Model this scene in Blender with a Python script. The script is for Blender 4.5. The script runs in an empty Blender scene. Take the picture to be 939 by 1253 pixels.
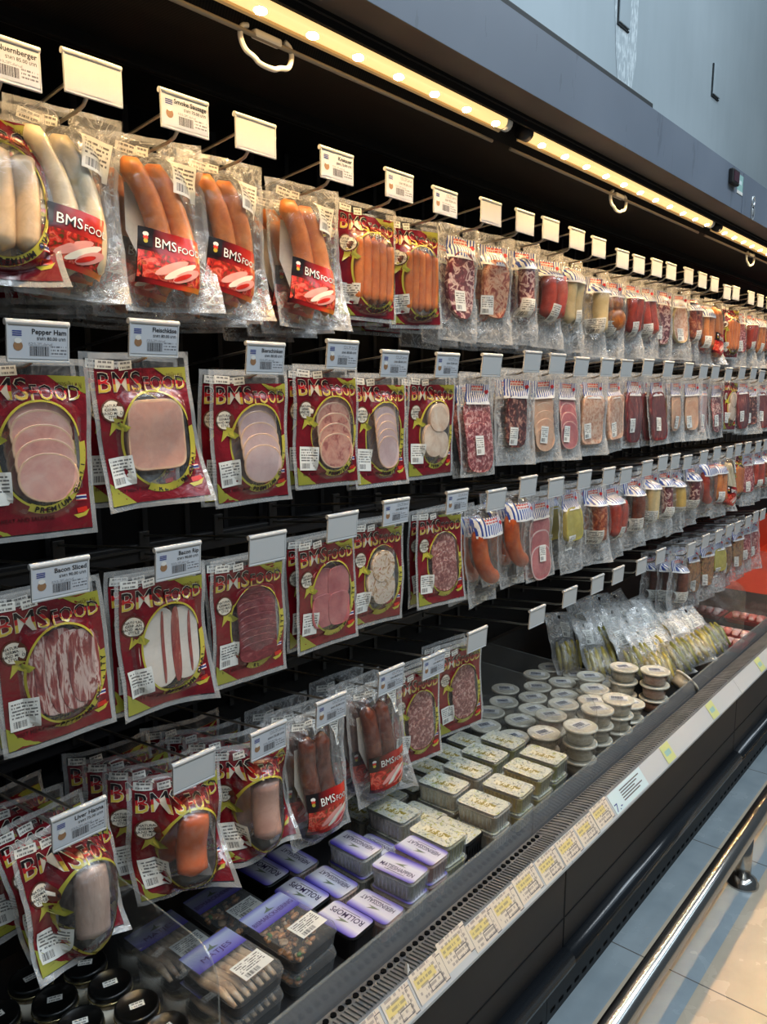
import bpy, bmesh, math, random
from mathutils import Vector, Matrix, Euler
R = math.radians
PI = math.pi
sc = bpy.context.scene
COL = sc.collection

# ------------------------------------------------------------------ camera, world, lights, exposure
cam_d = bpy.data.cameras.new('camera')
cam = bpy.data.objects.new('camera', cam_d); COL.objects.link(cam)
cam_d.sensor_fit = 'VERTICAL'; cam_d.sensor_height = 36.0; cam_d.sensor_width = 27.0
cam_d.lens = 945.0 / 1253.0 * 36.0
cam_d.clip_start = 0.02; cam_d.clip_end = 60
cam.location = (0, 0, 1.5)
cam.rotation_euler = (R(90 - 9.108), 0, R(40.364 - 90))
sc.camera = cam

world = bpy.data.worlds.new('world'); sc.world = world; world.use_nodes = True
wb = world.node_tree.nodes['Background']
wb.inputs['Color'].default_value = (0.55, 0.68, 0.80, 1); wb.inputs['Strength'].default_value = 0.12

def area_light(name, loc, rot, sx, sy, power, col):
    l = bpy.data.lights.new(name, 'AREA'); l.shape = 'RECTANGLE'; l.size = sx; l.size_y = sy
    l.energy = power; l.color = col
    o = bpy.data.objects.new(name, l); COL.objects.link(o); o.location = loc; o.rotation_euler = rot
    return o
# store ceiling lights over the aisle
area_light('store_ceiling_light', (2.2, -0.9, 4.3), (0, 0, 0), 6.5, 0.4, 150, (0.84, 0.93, 1.0))
area_light('store_ceiling_light', (2.2, -2.4, 4.2), (R(20), 0, 0), 7.0, 0.4, 32, (0.62, 0.82, 1.0))
# added wall wash, unseen high above the cabinet, to brighten the wall
area_light('added_wall_wash', (3.2, 0.9, 4.6), (R(42), 0, 0), 5.0, 0.3, 24, (0.72, 0.88, 1.0))
area_light('upper_wall_fill', (2.1, -0.4, 5.0), (R(50), 0, 0), 1.6, 1.0, 45, (0.70, 0.86, 1.0))  # second unseen fill, cool, aimed at the upper wall; no skylight there
LED_STRENGTH = 1050.0
vs = sc.view_settings
vs.view_transform = 'Standard'; vs.look = 'None'; vs.exposure = 0.0; vs.gamma = 1.0; vs.use_curve_mapping = False
cy = sc.cycles
cy.max_bounces = 6; cy.diffuse_bounces = 3; cy.glossy_bounces = 3; cy.transmission_bounces = 4
cy.transparent_max_bounces = 40
cy.caustics_reflective = False; cy.caustics_refractive = False
cy.sample_clamp_indirect = 4.0

rnd = random.Random(7)

# ------------------------------------------------------------------ materials
MAT = {}
class NT:
    def __init__(s, name):
        m = bpy.data.materials.new(name); m.use_nodes = True
        s.m = m; s.t = m.node_tree; s.n = s.t.nodes; s.n.clear()
        s.out = s.n.new('ShaderNodeOutputMaterial')
        MAT[name] = m
    def new(s, typ, **kw):
        n = s.n.new('ShaderNode' + typ)
        for k, v in kw.items(): setattr(n, k, v)
        return n
    def link(s, a, b): s.t.links.new(a, b)
    def val(s, sock, v):
        if hasattr(v, 'is_output') or isinstance(v, bpy.types.NodeSocket): s.link(v, sock)
        else: sock.default_value = v
    def math(s, op, a, b=0.0, c=None, clamp=False):
        n = s.new('Math', operation=op, use_clamp=clamp)
        s.val(n.inputs[0], a); s.val(n.inputs[1], b)
        if c is not None: s.val(n.inputs[2], c)
        return n.outputs[0]
    def coords(s, rand=True):
        tc = s.new('TexCoord')
        if not rand: return tc.outputs['Object']
        oi = s.new('ObjectInfo')
        a = s.new('VectorMath', operation='ADD')
        s.link(tc.outputs['Object'], a.inputs[0])
        mu = s.math('MULTIPLY', oi.outputs['Random'], 7.3)
        cb = s.new('CombineXYZ'); s.link(mu, cb.inputs[0]); s.link(mu, cb.inputs[2])
        s.link(cb.outputs[0], a.inputs[1])
        return a.outputs[0]
    def uv(s):
        tc = s.new('TexCoord'); sp = s.new('SeparateXYZ'); s.link(tc.outputs['UV'], sp.inputs[0])
        return sp.outputs[0], sp.outputs[1], tc.outputs['UV']
    def noise(s, vec, scale, detail=3, rough=.5, dist=0):
        n = s.new('TexNoise'); s.val(n.inputs['Vector'], vec)
        n.inputs['Scale'].default_value = scale; n.inputs['Detail'].default_value = detail
        n.inputs['Roughness'].default_value = rough; n.inputs['Distortion'].default_value = dist
        return n.outputs['Fac']
    def voronoi(s, vec, scale, feature='F1', out='Distance'):
        n = s.new('TexVoronoi', feature=feature); s.val(n.inputs['Vector'], vec); n.inputs['Scale'].default_value = scale
        return n.outputs[out]
    def stretch(s, vec, sx, sy, sz):
        n = s.new('Mapping'); s.link(vec, n.inputs['Vector']); n.inputs['Scale'].default_value = (sx, sy, sz)
        return n.outputs[0]
    def ramp(s, fac, stops, interp='LINEAR'):
        n = s.new('ValToRGB'); n.color_ramp.interpolation = interp
        el = n.color_ramp.elements
        while len(el) < len(stops): el.new(0.5)
        for e, (p, c) in zip(el, stops): e.position = p; e.color = (*c, 1)
        s.val(n.inputs[0], fac)
        return n.outputs[0]
    def mix(s, fac, a, b):
        n = s.new('Mix', data_type='RGBA')
        s.val(n.inputs['Factor'], fac)
        for k, v in ((6, a), (7, b)):
            if isinstance(v, tuple): n.inputs[k].default_value = (*v, 1)
            else: s.link(v, n.inputs[k])
        return n.outputs[2]
    def bump(s, h, strength=.3, dist=.002):
        n = s.new('Bump'); n.inputs['Strength'].default_value = strength; n.inputs['Distance'].default_value = dist
        s.link(h, n.inputs['Height']); return n.outputs[0]
    def pbr(s, col, rough=.5, metal=0, spec=.5, coat=0, normal=None, emis=None, estr=0, alpha=None, sub=0):
        p = s.new('BsdfPrincipled')
        if isinstance(col, tuple): p.inputs['Base Color'].default_value = (*col, 1)
        else: s.link(col, p.inputs['Base Color'])
        s.val(p.inputs['Roughness'], rough); p.inputs['Metallic'].default_value = metal
        p.inputs['Specular IOR Level'].default_value = spec
        p.inputs['Coat Weight'].default_value = coat; p.inputs['Coat Roughness'].default_value = .12
        if normal is not None: s.link(normal, p.inputs['Normal'])
        if emis:
            p.inputs['Emission Color'].default_value = (*emis, 1); p.inputs['Emission Strength'].default_value = estr
        return p.outputs[0]
    def end(s, shader): s.link(shader, s.out.inputs['Surface']); return s.m

def srgb(r, g, b):
    f = lambda c: (c / 255 / 12.92) if c / 255 <= .04045 else ((c / 255 + .055) / 1.055) ** 2.4
    return (f(r), f(g), f(b))
def plain(name, col, rough=.5, metal=0, spec=.5, coat=0):
    n = NT(name); n.end(n.pbr(col, rough, metal, spec, coat))

plain('case_black', srgb(24, 24, 26), .55)
plain('case_matte', srgb(16, 16, 17), .8, spec=.2)
plain('slot_dark', srgb(6, 6, 7), .9, spec=.1)
plain('wire', srgb(176, 170, 160), .3, .9)
plain('wire_dark', srgb(70, 68, 66), .4, .6)
plain('tag_white', srgb(196, 197, 196), .35)
plain('ticket', srgb(196, 200, 206), .45)
plain('ink', srgb(26, 24, 30), .5)
plain('ink_blue', srgb(40, 56, 130), .5)
plain('ink_red', srgb(190, 34, 40), .5)
plain('pic_brown', srgb(150, 112, 78), .5)
plain('white_plastic', srgb(236, 234, 226), .35)
plain('curtain_rail_grey', srgb(150, 140, 124), .4)
plain('lamp_cream', srgb(226, 200, 150), .35)
plain('steel', srgb(196, 192, 186), .19, 1)
plain('print_yellow', srgb(186, 176, 66), .3, coat=.5)
plain('print_lime', srgb(146, 146, 54), .3, coat=.5)
plain('print_cream', srgb(232, 226, 210), .35, coat=.4)
plain('print_brown', srgb(96, 52, 36), .35, coat=.4)
plain('print_dark', srgb(70, 8, 14), .35, coat=.4)
plain('print_black', srgb(22, 16, 18), .3, coat=.5)
plain('print_green', srgb(70, 120, 40), .3, coat=.4)
plain('print_pink', srgb(232, 160, 150), .3, coat=.4)
plain('print_tomato', srgb(206, 44, 30), .3, coat=.4)
plain('print_white', srgb(240, 238, 232), .3, coat=.4)
plain('backing_white', srgb(226, 222, 212), .4)
plain('lid_black', srgb(10, 11, 11), .28, coat=.3)
plain('lid_rim', srgb(190, 176, 130), .25, .9)
plain('tub_black', srgb(14, 14, 15), .3)
plain('paper_bits', srgb(225, 222, 215), .6)
plain('fascia_dark', srgb(30, 36, 38), .6)
plain('liner_red', srgb(206, 60, 26), .45)
plain('tray_red', srgb(170, 26, 24), .4)
plain('emblem_chrome', srgb(214, 220, 222), .3, .6)
plain('display_dark', srgb(70, 34, 48), .2, coat=.6)
plain('label_mint', srgb(150, 190, 186), .4)
plain('sticker_lime', srgb(206, 210, 140), .5)
plain('card_blue', srgb(206, 224, 226), .5)
plain('ink_soft', srgb(90, 84, 84), .6)

n = NT('print_red')
c = n.coords(); f = n.noise(c, 30, 3)
n.end(n.pbr(n.ramp(f, [(.3, srgb(100, 14, 24)), (.7, srgb(128, 22, 34))]), .26, coat=.7, normal=n.bump(n.noise(c, 55, 2, dist=1.5), .35, .004)))
n = NT('title_bands')   # letters printed black, red and gold from top to bottom
u, v, _ = n.uv()
n.end(n.pbr(n.ramp(v, [(0, srgb(214, 190, 76)), (.36, srgb(190, 30, 34)), (.62, srgb(24, 14, 16))], 'CONSTANT'), .3, coat=.5))
n = NT('sleeve_print')  # black to red to orange printed sleeve
u, v, uvv = n.uv()
base = n.ramp(n.math('ADD', n.math('MULTIPLY', u, .75), n.math('MULTIPLY', v, -.18)), [(0, srgb(34, 8, 12)), (.25, srgb(150, 20, 20)), (.5, srgb(206, 48, 28)), (.75, srgb(226, 140, 44))])
n.end(n.pbr(base, .28, coat=.6))

n = NT('meat_photo')
c = n.coords(False)
n.end(n.pbr(n.ramp(n.noise(c, 70, 3, .5, 1.2), [(.30, srgb(60, 70, 24)), (.40, srgb(150, 26, 20)), (.50, srgb(206, 52, 34)), (.58, srgb(222, 110, 90)), (.66, srgb(150, 20, 20)), (.74, srgb(226, 150, 60))]), .28, coat=.6))

def film_mat(name, base, face, streak, tint=(.86, .86, .84), rough=.16, bump=.7, scale=38):
    n = NT(name); c = n.coords()
    nz = n.noise(c, scale, 3, .55, 1.2)
    nz2 = n.noise(c, scale * .55, 2, .5, 2.0)
    ridge = n.math('SUBTRACT', 1.0, n.math('MULTIPLY', n.math('ABSOLUTE', n.math('SUBTRACT', nz2, .5)), 16.0), clamp=True)
    lw = n.new('LayerWeight'); lw.inputs['Blend'].default_value = .35
    fac = n.math('ADD', n.math('ADD', base, n.math('MULTIPLY', lw.outputs['Facing'], face)), n.math('MULTIPLY', ridge, streak), clamp=True)
    nb = n.bump(nz, bump, .006)
    sh = n.pbr(tint, rough, spec=.7, normal=nb)
    gl = n.new('BsdfGlossy'); gl.inputs['Roughness'].default_value = rough; n.link(nb, gl.inputs['Normal'])
    tr = n.new('BsdfTransparent'); tr.inputs[0].default_value = (.97, .97, .97, 1)
    m1 = n.new('MixShader'); n.link(fac, m1.inputs[0]); n.link(tr.outputs[0], m1.inputs[1]); n.link(sh, m1.inputs[2])
    lf = n.new('LayerWeight'); lf.inputs['Blend'].default_value = .5; n.link(nb, lf.inputs['Normal'])
    refl = n.math('ADD', .045, n.math('MULTIPLY', n.math('POWER', lf.outputs['Facing'], 4.0), .75))
    m2 = n.new('MixShader'); n.link(refl, m2.inputs[0]); n.link(m1.outputs[0], m2.inputs[1]); n.link(gl.outputs[0], m2.inputs[2])
    return n.end(m2.outputs[0])
film_mat('film', .012, .08, .04, bump=.3)
film_mat('film_seal', .26, .14, .05, tint=(.78, .78, .76), bump=.2)
film_mat('film_crinkled', .08, .18, .26, rough=.13, bump=.7, scale=48)
film_mat('film_hazy', .24, .25, .40, rough=.14, bump=.8, scale=42)
film_mat('tub_clear', .06, .15, .03, rough=.12, bump=.12, scale=60)
film_mat('acrylic', .035, .05, .0, rough=.06, bump=.02, scale=4)
film_mat('acrylic_hazy', .22, .10, .0, tint=(.55, .55, .55), rough=.1, bump=.04, scale=8)
film_mat('acrylic_edge', .16, .12, .0, tint=(.5, .53, .5), rough=.2, bump=.05, scale=20)

n = NT('sticker')      # white paper sticker with lines of small print and a barcode
u, v, uvv = n.uv()
row = n.math('MULTIPLY', v, 9.0)
cb = n.new('CombineXYZ'); n.link(n.math('MULTIPLY', u, 16.0), cb.inputs[0]); n.link(n.math('MULTIPLY', n.math('FLOOR', row), 3.7), cb.inputs[1])
oi = n.new('ObjectInfo'); n.link(n.math('MULTIPLY', oi.outputs['Random'], 30), cb.inputs[2])
words = n.math('GREATER_THAN', n.noise(cb.outputs[0], 1.0, 2), .45)
line = n.math('GREATER_THAN', n.math('FRACT', row), .52)
inside = n.math('MULTIPLY', n.math('GREATER_THAN', u, .08), n.math('LESS_THAN', u, .92))
top = n.math('GREATER_THAN', v, .34)
t1 = n.math('MULTIPLY', n.math('MULTIPLY', words, line), n.math('MULTIPLY', inside, n.math('MULTIPLY', top, n.math('LESS_THAN', v, .93))))
cb2 = n.new('CombineXYZ'); n.link(n.math('MULTIPLY', u, 42.0), cb2.inputs[0])
bars = n.math('GREATER_THAN', n.noise(cb2.outputs[0], 1.0, 1), .48)
bz = n.math('MULTIPLY', n.math('MULTIPLY', n.math('GREATER_THAN', u, .1), n.math('LESS_THAN', u, .58)), n.math('MULTIPLY', n.math('GREATER_THAN', v, .08), n.math('LESS_THAN', v, .3)))
t2 = n.math('MULTIPLY', bars, bz)
n.end(n.pbr(n.mix(n.math('MULTIPLY', n.math('MAXIMUM', t1, t2), .85), srgb(226, 226, 220), srgb(40, 38, 42)), .45))
n = NT('date_sticker')
u, v, uvv = n.uv()
cb = n.new('CombineXYZ'); n.link(n.math('MULTIPLY', u, 12.0), cb.inputs[0]); n.link(n.math('FLOOR', n.math('MULTIPLY', v, 2.0)), cb.inputs[1])
w = n.math('GREATER_THAN', n.noise(cb.outputs[0], 1.0, 2), .47)
b = n.math('MULTIPLY', n.math('GREATER_THAN', n.math('FRACT', n.math('MULTIPLY', v, 2.0)), .3), n.math('LESS_THAN', n.math('FRACT', n.math('MULTIPLY', v, 2.0)), .75))
ins = n.math('MULTIPLY', n.math('GREATER_THAN', u, .12), n.math('LESS_THAN', u, .88))
n.end(n.pbr(n.mix(n.math('MULTIPLY', n.math('MULTIPLY', w, b), n.math('MULTIPLY', ins, .8)), srgb(226, 224, 216), srgb(50, 46, 50)), .45))
n = NT('blue_stripes')  # white header with blue vertical stripes
u, v, uvv = n.uv()
st = n.math('LESS_THAN', n.math('FRACT', n.math('MULTIPLY', u, 11.0)), .45)
cb = n.new('CombineXYZ'); n.link(n.math('FLOOR', n.math('MULTIPLY', u, 11.0)), cb.inputs[0])
cut = n.math('GREATER_THAN', v, n.math('MULTIPLY', n.noise(cb.outputs[0], 7.7, 0), .25))
n.end(n.pbr(n.mix(n.math('MULTIPLY', st, cut), srgb(226, 226, 226), srgb(38, 66, 146)), .3, coat=.5))
n = NT('red_lettering')
u, v, uvv = n.uv()
cb = n.new('CombineXYZ'); n.link(n.math('MULTIPLY', u, 14.0), cb.inputs[0]); n.link(n.math('FLOOR', n.math('MULTIPLY', v, 2.0)), cb.inputs[1])
w = n.math('GREATER_THAN', n.noise(cb.outputs[0], 1.0, 1), .46)
b = n.math('GREATER_THAN', n.math('FRACT', n.math('MULTIPLY', v, 2.0)), .35)
n.end(n.pbr(n.mix(n.math('MULTIPLY', w, b), srgb(226, 220, 216), srgb(196, 76, 66)), .3, coat=.5))
n = NT('barcode')
u, v, uvv = n.uv()
cb2 = n.new('CombineXYZ'); n.link(n.math('MULTIPLY', u, 40.0), cb2.inputs[0])
n.end(n.pbr(n.mix(n.math('GREATER_THAN', n.noise(cb2.outputs[0], 1.0, 1), .47), srgb(196, 200, 206), srgb(34, 32, 38)), .5))
n = NT('barcode_blue')
u, v, uvv = n.uv()
cb2 = n.new('CombineXYZ'); n.link(n.math('MULTIPLY', u, 22.0), cb2.inputs[0])
n.end(n.pbr(n.mix(n.math('GREATER_THAN', n.noise(cb2.outputs[0], 1.0, 1), .46), srgb(196, 200, 206), srgb(36, 44, 70)), .5))
n = NT('small_print')
u, v, uvv = n.uv()
cb = n.new('CombineXYZ'); n.link(n.math('MULTIPLY', u, 10.0), cb.inputs[0]); n.link(n.math('FLOOR', n.math('MULTIPLY', v, 3.0)), cb.inputs[1])
w = n.math('MULTIPLY', n.math('GREATER_THAN', n.noise(cb.outputs[0], 1.3, 2), .45), n.math('GREATER_THAN', n.math('FRACT', n.math('MULTIPLY', v, 3.0)), .5))
n.end(n.pbr(n.mix(n.math('MULTIPLY', w, .8), srgb(196, 200, 206), srgb(60, 58, 66)), .5))
n = NT('price_card')    # cream shelf card: heading, yellow highlighted price, box of small print
u, v, uvv = n.uv()
cb = n.new('CombineXYZ'); n.link(n.math('MULTIPLY', u, 13.0), cb.inputs[0]); n.link(n.math('FLOOR', n.math('MULTIPLY', v, 6.0)), cb.inputs[1])
oi = n.new('ObjectInfo'); n.link(n.math('MULTIPLY', oi.outputs['Random'], 30), cb.inputs[2])
wd = n.math('GREATER_THAN', n.noise(cb.outputs[0], 1.0, 2), .48)
ln = n.math('GREATER_THAN', n.math('FRACT', n.math('MULTIPLY', v, 6.0)), .45)
ins = n.math('MULTIPLY', n.math('GREATER_THAN', u, .1), n.math('LESS_THAN', u, .9))
ylw = n.math('MULTIPLY', n.math('MULTIPLY', n.math('GREATER_THAN', v, .46), n.math('LESS_THAN', v, .78)), n.math('MULTIPLY', n.math('GREATER_THAN', u, .06), n.math('LESS_THAN', u, .72)))
basec = n.mix(ylw, srgb(222, 208, 188), srgb(222, 202, 130))
n.end(n.pbr(n.mix(n.math('MULTIPLY', n.math('MULTIPLY', wd, ln), n.math('MULTIPLY', ins, .55)), basec, srgb(110, 96, 96)), .5))
n = NT('herb_lid')      # white lid printed with yellow green herbs
c = n.coords(); a = n.noise(c, 120, 3, .6, 1.0); b2 = n.noise(c, 70, 2, .5, .5)
col = n.ramp(a, [(.36, srgb(120, 126, 112)), (.45, srgb(206, 206, 194)), (.57, srgb(214, 212, 198)), (.68, srgb(190, 180, 84))])
n.end(n.pbr(n.mix(n.math('GREATER_THAN', b2, .64), col, srgb(160, 164, 104)), .32, coat=.3))
n = NT('purple_label')  # white label with purple borders
u, v, uvv = n.uv()
n.end(n.pbr(n.ramp(n.math('ADD', v, n.math('MULTIPLY', u, .08)), [(0, srgb(96, 84, 176)), (.08, srgb(130, 120, 200)), (.24, srgb(216, 212, 226)), (.70, srgb(222, 220, 228)), (.90, srgb(140, 128, 204)), (1, srgb(72, 62, 160))]), .3, coat=.3))
n = NT('round_lid')
c = n.coords(); a = n.noise(c, 90, 2)
n.end(n.pbr(n.ramp(a, [(.4, srgb(206, 200, 182)), (.65, srgb(226, 222, 206))]), .3, coat=.2))

def meat(name, stops, scale=40, detail=4, dist=.6, rough=.38, st=(1, 1, 1), bump=.15, kind='noise', coat=.25):
    n = NT(name); c = n.coords()
    if st != (1, 1, 1): c = n.stretch(c, *st)
    f = n.noise(c, scale, detail, .6, dist) if kind == 'noise' else n.voronoi(c, scale, out='Distance')
    if kind == 'cells': f = n.math('FRACT', n.math('MULTIPLY', n.new('Math').outputs[0], 1)); 
    n.end(n.pbr(n.ramp(f, stops), rough, coat=coat, normal=n.bump(f, bump, .002)))
meat('ham_pink', [(.3, srgb(204, 138, 128)), (.5, srgb(222, 164, 150)), (.7, srgb(232, 186, 170))], 26)
meat('ham_rim', [(.3, srgb(214, 168, 136)), (.7, srgb(232, 194, 160))], 40)
meat('ham_mosaic', [(.36, srgb(176, 96, 86)), (.46, srgb(214, 142, 122)), (.6, srgb(226, 164, 140))], 60, 3)
meat('loaf_pink', [(.3, srgb(216, 156, 136)), (.7, srgb(230, 178, 156))], 50, 5)
meat('ham_pale', [(.3, srgb(206, 168, 164)), (.7, srgb(226, 196, 190))], 30)
meat('ham_rose', [(.3, srgb(166, 78, 86)), (.55, srgb(196, 112, 112)), (.75, srgb(206, 134, 130))], 22)
meat('beef_dark', [(.35, srgb(96, 30, 40)), (.6, srgb(128, 50, 58)), (.72, srgb(170, 104, 100))], 45, 4, 1.2, st=(1, 1, 2))
meat('bacon_streak', [(.36, srgb(116, 36, 42)), (.47, srgb(156, 72, 68)), (.53, srgb(210, 176, 166)), (.58, srgb(222, 194, 184)), (.63, srgb(146, 64, 60)), (.72, srgb(120, 42, 46))], 30, 4, .9, st=(3.0, 1, .55))
meat('bacon_fat', [(.3, srgb(226, 214, 200)), (.7, srgb(236, 228, 216))], 30)
meat('bacon_lean', [(.35, srgb(136, 44, 44)), (.6, srgb(170, 76, 66)), (.75, srgb(206, 150, 130))], 40, 3, 1, st=(2, 1, .6))
meat('aspic', [(.32, srgb(140, 96, 60)), (.44, srgb(196, 160, 124)), (.52, srgb(226, 214, 196)), (.64, srgb(214, 186, 168)), (.72, srgb(190, 120, 96))], 55, 3, 1.5, coat=.6)
meat('salami', [(.38, srgb(116, 36, 44)), (.5, srgb(160, 66, 70)), (.57, srgb(206, 140, 134)), (.66, srgb(226, 190, 182))], 110, 3, .6)
meat('salami_brown', [(.4, srgb(118, 62, 60)), (.52, srgb(156, 94, 88)), (.6, srgb(196, 152, 142)), (.7, srgb(210, 176, 164))], 120, 3, .6)
meat('salami_dark', [(.42, srgb(58, 18, 22)), (.53, srgb(96, 36, 38)), (.6, srgb(176, 118, 100)), (.7, srgb(206, 164, 140))], 80, 3, .5)
meat('mosaic_purple', [(.40, srgb(96, 34, 48)), (.5, srgb(130, 56, 66)), (.54, srgb(214, 176, 164)), (.62, srgb(226, 196, 184)), (.68, srgb(120, 50, 60))], 50, 2, 1.0)
meat('mosaic_orange', [(.38, srgb(150, 70, 54)), (.48, srgb(206, 134, 100)), (.56, srgb(226, 180, 144)), (.66, srgb(176, 90, 66))], 48, 2, 1.0)
meat('cream_speckle', [(.36, srgb(198, 140, 114)), (.5, srgb(222, 178, 150)), (.66, srgb(232, 204, 180))], 90, 3)
meat('peach_ham', [(.3, srgb(222, 160, 126)), (.7, srgb(236, 194, 160))], 30)
meat('raw_ham', [(.35, srgb(84, 24, 30)), (.55, srgb(116, 40, 42)), (.66, srgb(160, 84, 76)), (.74, srgb(206, 156, 140))], 30, 3, 1.2, st=(2.2, 1, .5))
meat('chicken_white', [(.3, srgb(206, 168, 140)), (.55, srgb(230, 206, 182)), (.75, srgb(240, 224, 206))], 26)
meat('sausage_white', [(.3, srgb(200, 182, 146)), (.7, srgb(226, 212, 180))], 34, bump=.08)
meat('sausage_pale', [(.3, srgb(204, 170, 128)), (.7, srgb(224, 194, 154))], 34, bump=.08)
meat('sausage_orange', [(.3, srgb(196, 104, 46)), (.55, srgb(220, 132, 66)), (.75, srgb(230, 156, 92))], 26, bump=.10)
meat('frankfurter', [(.3, srgb(196, 100, 42)), (.7, srgb(220, 132, 66))], 30, bump=.06)
meat('ring_orange', [(.3, srgb(176, 70, 26)), (.55, srgb(206, 98, 44)), (.75, srgb(220, 122, 66))], 26, bump=.12)
meat('sausage_brown', [(.3, srgb(82, 38, 26)), (.55, srgb(112, 56, 38)), (.75, srgb(140, 80, 56))], 50, bump=.3)
meat('sausage_chili', [(.4, srgb(120, 44, 26)), (.52, srgb(164, 76, 46)), (.62, srgb(206, 140, 96))], 70, bump=.2)
meat('sausage_red', [(.3, srgb(150, 40, 26)), (.6, srgb(186, 62, 40)), (.75, srgb(206, 96, 66))], 34, bump=.1)
meat('stick_cream', [(.3, srgb(206, 180, 126)), (.7, srgb(226, 206, 156))], 30, bump=.05)
meat('stick_yellow', [(.3, srgb(196, 156, 72)), (.7, srgb(216, 184, 104))], 30, bump=.05)
meat('cheese_green', [(.3, srgb(166, 152, 66)), (.7, srgb(196, 184, 96))], 30)
meat('hock_brown', [(.35, srgb(140, 70, 26)), (.55, srgb(186, 110, 50)), (.75, srgb(214, 150, 84))], 30, 4, 1.2, bump=.4)
meat('liver_grey', [(.3, srgb(150, 128, 118)), (.6, srgb(174, 152, 140)), (.75, srgb(190, 172, 160))], 30, 4, 1, st=(3, 1, .5))
meat('tube_orange', [(.3, srgb(206, 92, 44)), (.7, srgb(222, 116, 66))], 20)
meat('tube_pink', [(.3, srgb(176, 130, 114)), (.7, srgb(200, 156, 138))], 30)
meat('pepper_yellow', [(.3, srgb(136, 122, 44)), (.55, srgb(172, 154, 66)), (.75, srgb(196, 178, 96))], 18, coat=.5)
meat('pepper_green', [(.3, srgb(100, 104, 44)), (.55, srgb(136, 132, 58)), (.75, srgb(166, 156, 82))], 18, coat=.5)
meat('cream_spread', [(.35, srgb(196, 178, 146)), (.55, srgb(220, 206, 178)), (.75, srgb(226, 214, 190))], 60)
meat('pink_spread', [(.35, srgb(196, 140, 116)), (.6, srgb(216, 176, 150))], 60)
meat('butter_green', [(.35, srgb(150, 152, 88)), (.6, srgb(186, 182, 116))], 60)
meat('butter_yellow', [(.35, srgb(204, 180, 96)), (.6, srgb(222, 204, 136))], 60)
meat('herring', [(.35, srgb(150, 120, 92)), (.5, srgb(190, 160, 126)), (.7, srgb(216, 192, 160))], 40, st=(1, .6, 1))
meat('herring_herbs', [(.34, srgb(60, 46, 30)), (.46, srgb(140, 92, 52)), (.56, srgb(190, 128, 76)), (.66, srgb(96, 104, 56)), (.76, srgb(206, 186, 150))], 55, 3, 1)
meat('salad_pink', [(.35, srgb(196, 140, 126)), (.6, srgb(216, 176, 160))], 80)
meat('salad_white', [(.35, srgb(186, 182, 166)), (.6, srgb(212, 208, 192))], 80)
meat('jar_brown', [(.35, srgb(92, 70, 30)), (.6, srgb(150, 124, 60))], 50)
meat('ham_raw_pink', [(.4, srgb(206, 110, 100)), (.5, srgb(226, 170, 160)), (.6, srgb(236, 214, 206))], 18, 2, .6, st=(1, .3, 1))

n = NT('wall_paint')
c = n.coords(False); a = n.noise(c, 1.2, 4); b = n.noise(n.stretch(c, 6, 6, .7), 3, 4)
n.end(n.pbr(n.ramp(n.math('ADD', n.math('MULTIPLY', a, .85), n.math('MULTIPLY', b, .15)), [(.35, srgb(160, 172, 178)), (.65, srgb(176, 188, 194))]), .7, spec=.3))
n = NT('wall_patch')
c = n.coords(False); a = n.noise(n.stretch(c, 3, 3, 1), 30, 3)
n.end(n.pbr(n.ramp(a, [(.45, srgb(172, 184, 190)), (.6, srgb(214, 224, 228))]), .6))
n = NT('fascia_grey')   # grey painted steel with faint run stains
c = n.coords(False); a = n.noise(n.stretch(c, 9, 9, 1.6), 3, 4, .6, .5); b = n.noise(c, 2.5, 3)
n.end(n.pbr(n.mix(n.math('MULTIPLY', n.math('GREATER_THAN', a, .64), .35), n.ramp(b, [(.3, srgb(98, 108, 122)), (.7, srgb(112, 122, 136))]), srgb(72, 82, 94)), .5))
n = NT('canopy_brown')
c = n.coords(False); a = n.noise(c, 5, 4)
n.end(n.pbr(n.ramp(a, [(.3, srgb(72, 66, 62)), (.7, srgb(92, 84, 78))]), .6))
n = NT('canopy_mesh')
c = n.coords(False); w = n.new('TexWave'); n.link(c, w.inputs['Vector']); w.inputs['Scale'].default_value = 60
n.end(n.pbr(n.ramp(w.outputs['Fac'], [(.3, srgb(14, 14, 14)), (.8, srgb(32, 30, 28))]), .7, spec=.2))
n = NT('grille_grey')
c = n.coords(False); a = n.noise(c, 12, 4)
n.end(n.pbr(n.ramp(a, [(.3, srgb(92, 92, 92)), (.7, srgb(116, 116, 114))]), .5))
n = NT('bumper_black')
n.end(n.pbr(srgb(26, 29, 33), .22, spec=.6))
n = NT('floor_tiles')   # beige tiles with blue grey bands running along the cabinet
tc = n.new('TexCoord'); sp = n.new('SeparateXYZ'); n.link(tc.outputs['Object'], sp.inputs[0]); X, Y = sp.outputs[0], sp.outputs[1]
nz = n.noise(tc.outputs['Object'], 9, 4)
beige = n.ramp(nz, [(.3, srgb(182, 168, 148)), (.7, srgb(196, 181, 160))])
blue = n.ramp(nz, [(.3, srgb(142, 155, 162)), (.7, srgb(157, 169, 175))])
band1 = n.math('GREATER_THAN', Y, .675)
band2 = n.math('MULTIPLY', n.math('GREATER_THAN', Y, .523), n.math('LESS_THAN', Y, .592))
j1 = n.math('LESS_THAN', n.math('ABSOLUTE', n.math('SUBTRACT', n.math('FRACT', n.math('DIVIDE', n.math('SUBTRACT', X, 1.868 - .32 + 6.4), .641)), .5)), .003)
j2 = n.math('LESS_THAN', n.math('ABSOLUTE', n.math('SUBTRACT', n.math('FRACT', n.math('DIVIDE', n.math('ADD', Y, 9.6), .641)), .5)), .003)
colr = n.mix(n.math('MAXIMUM', band1, band2), beige, blue)
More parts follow.
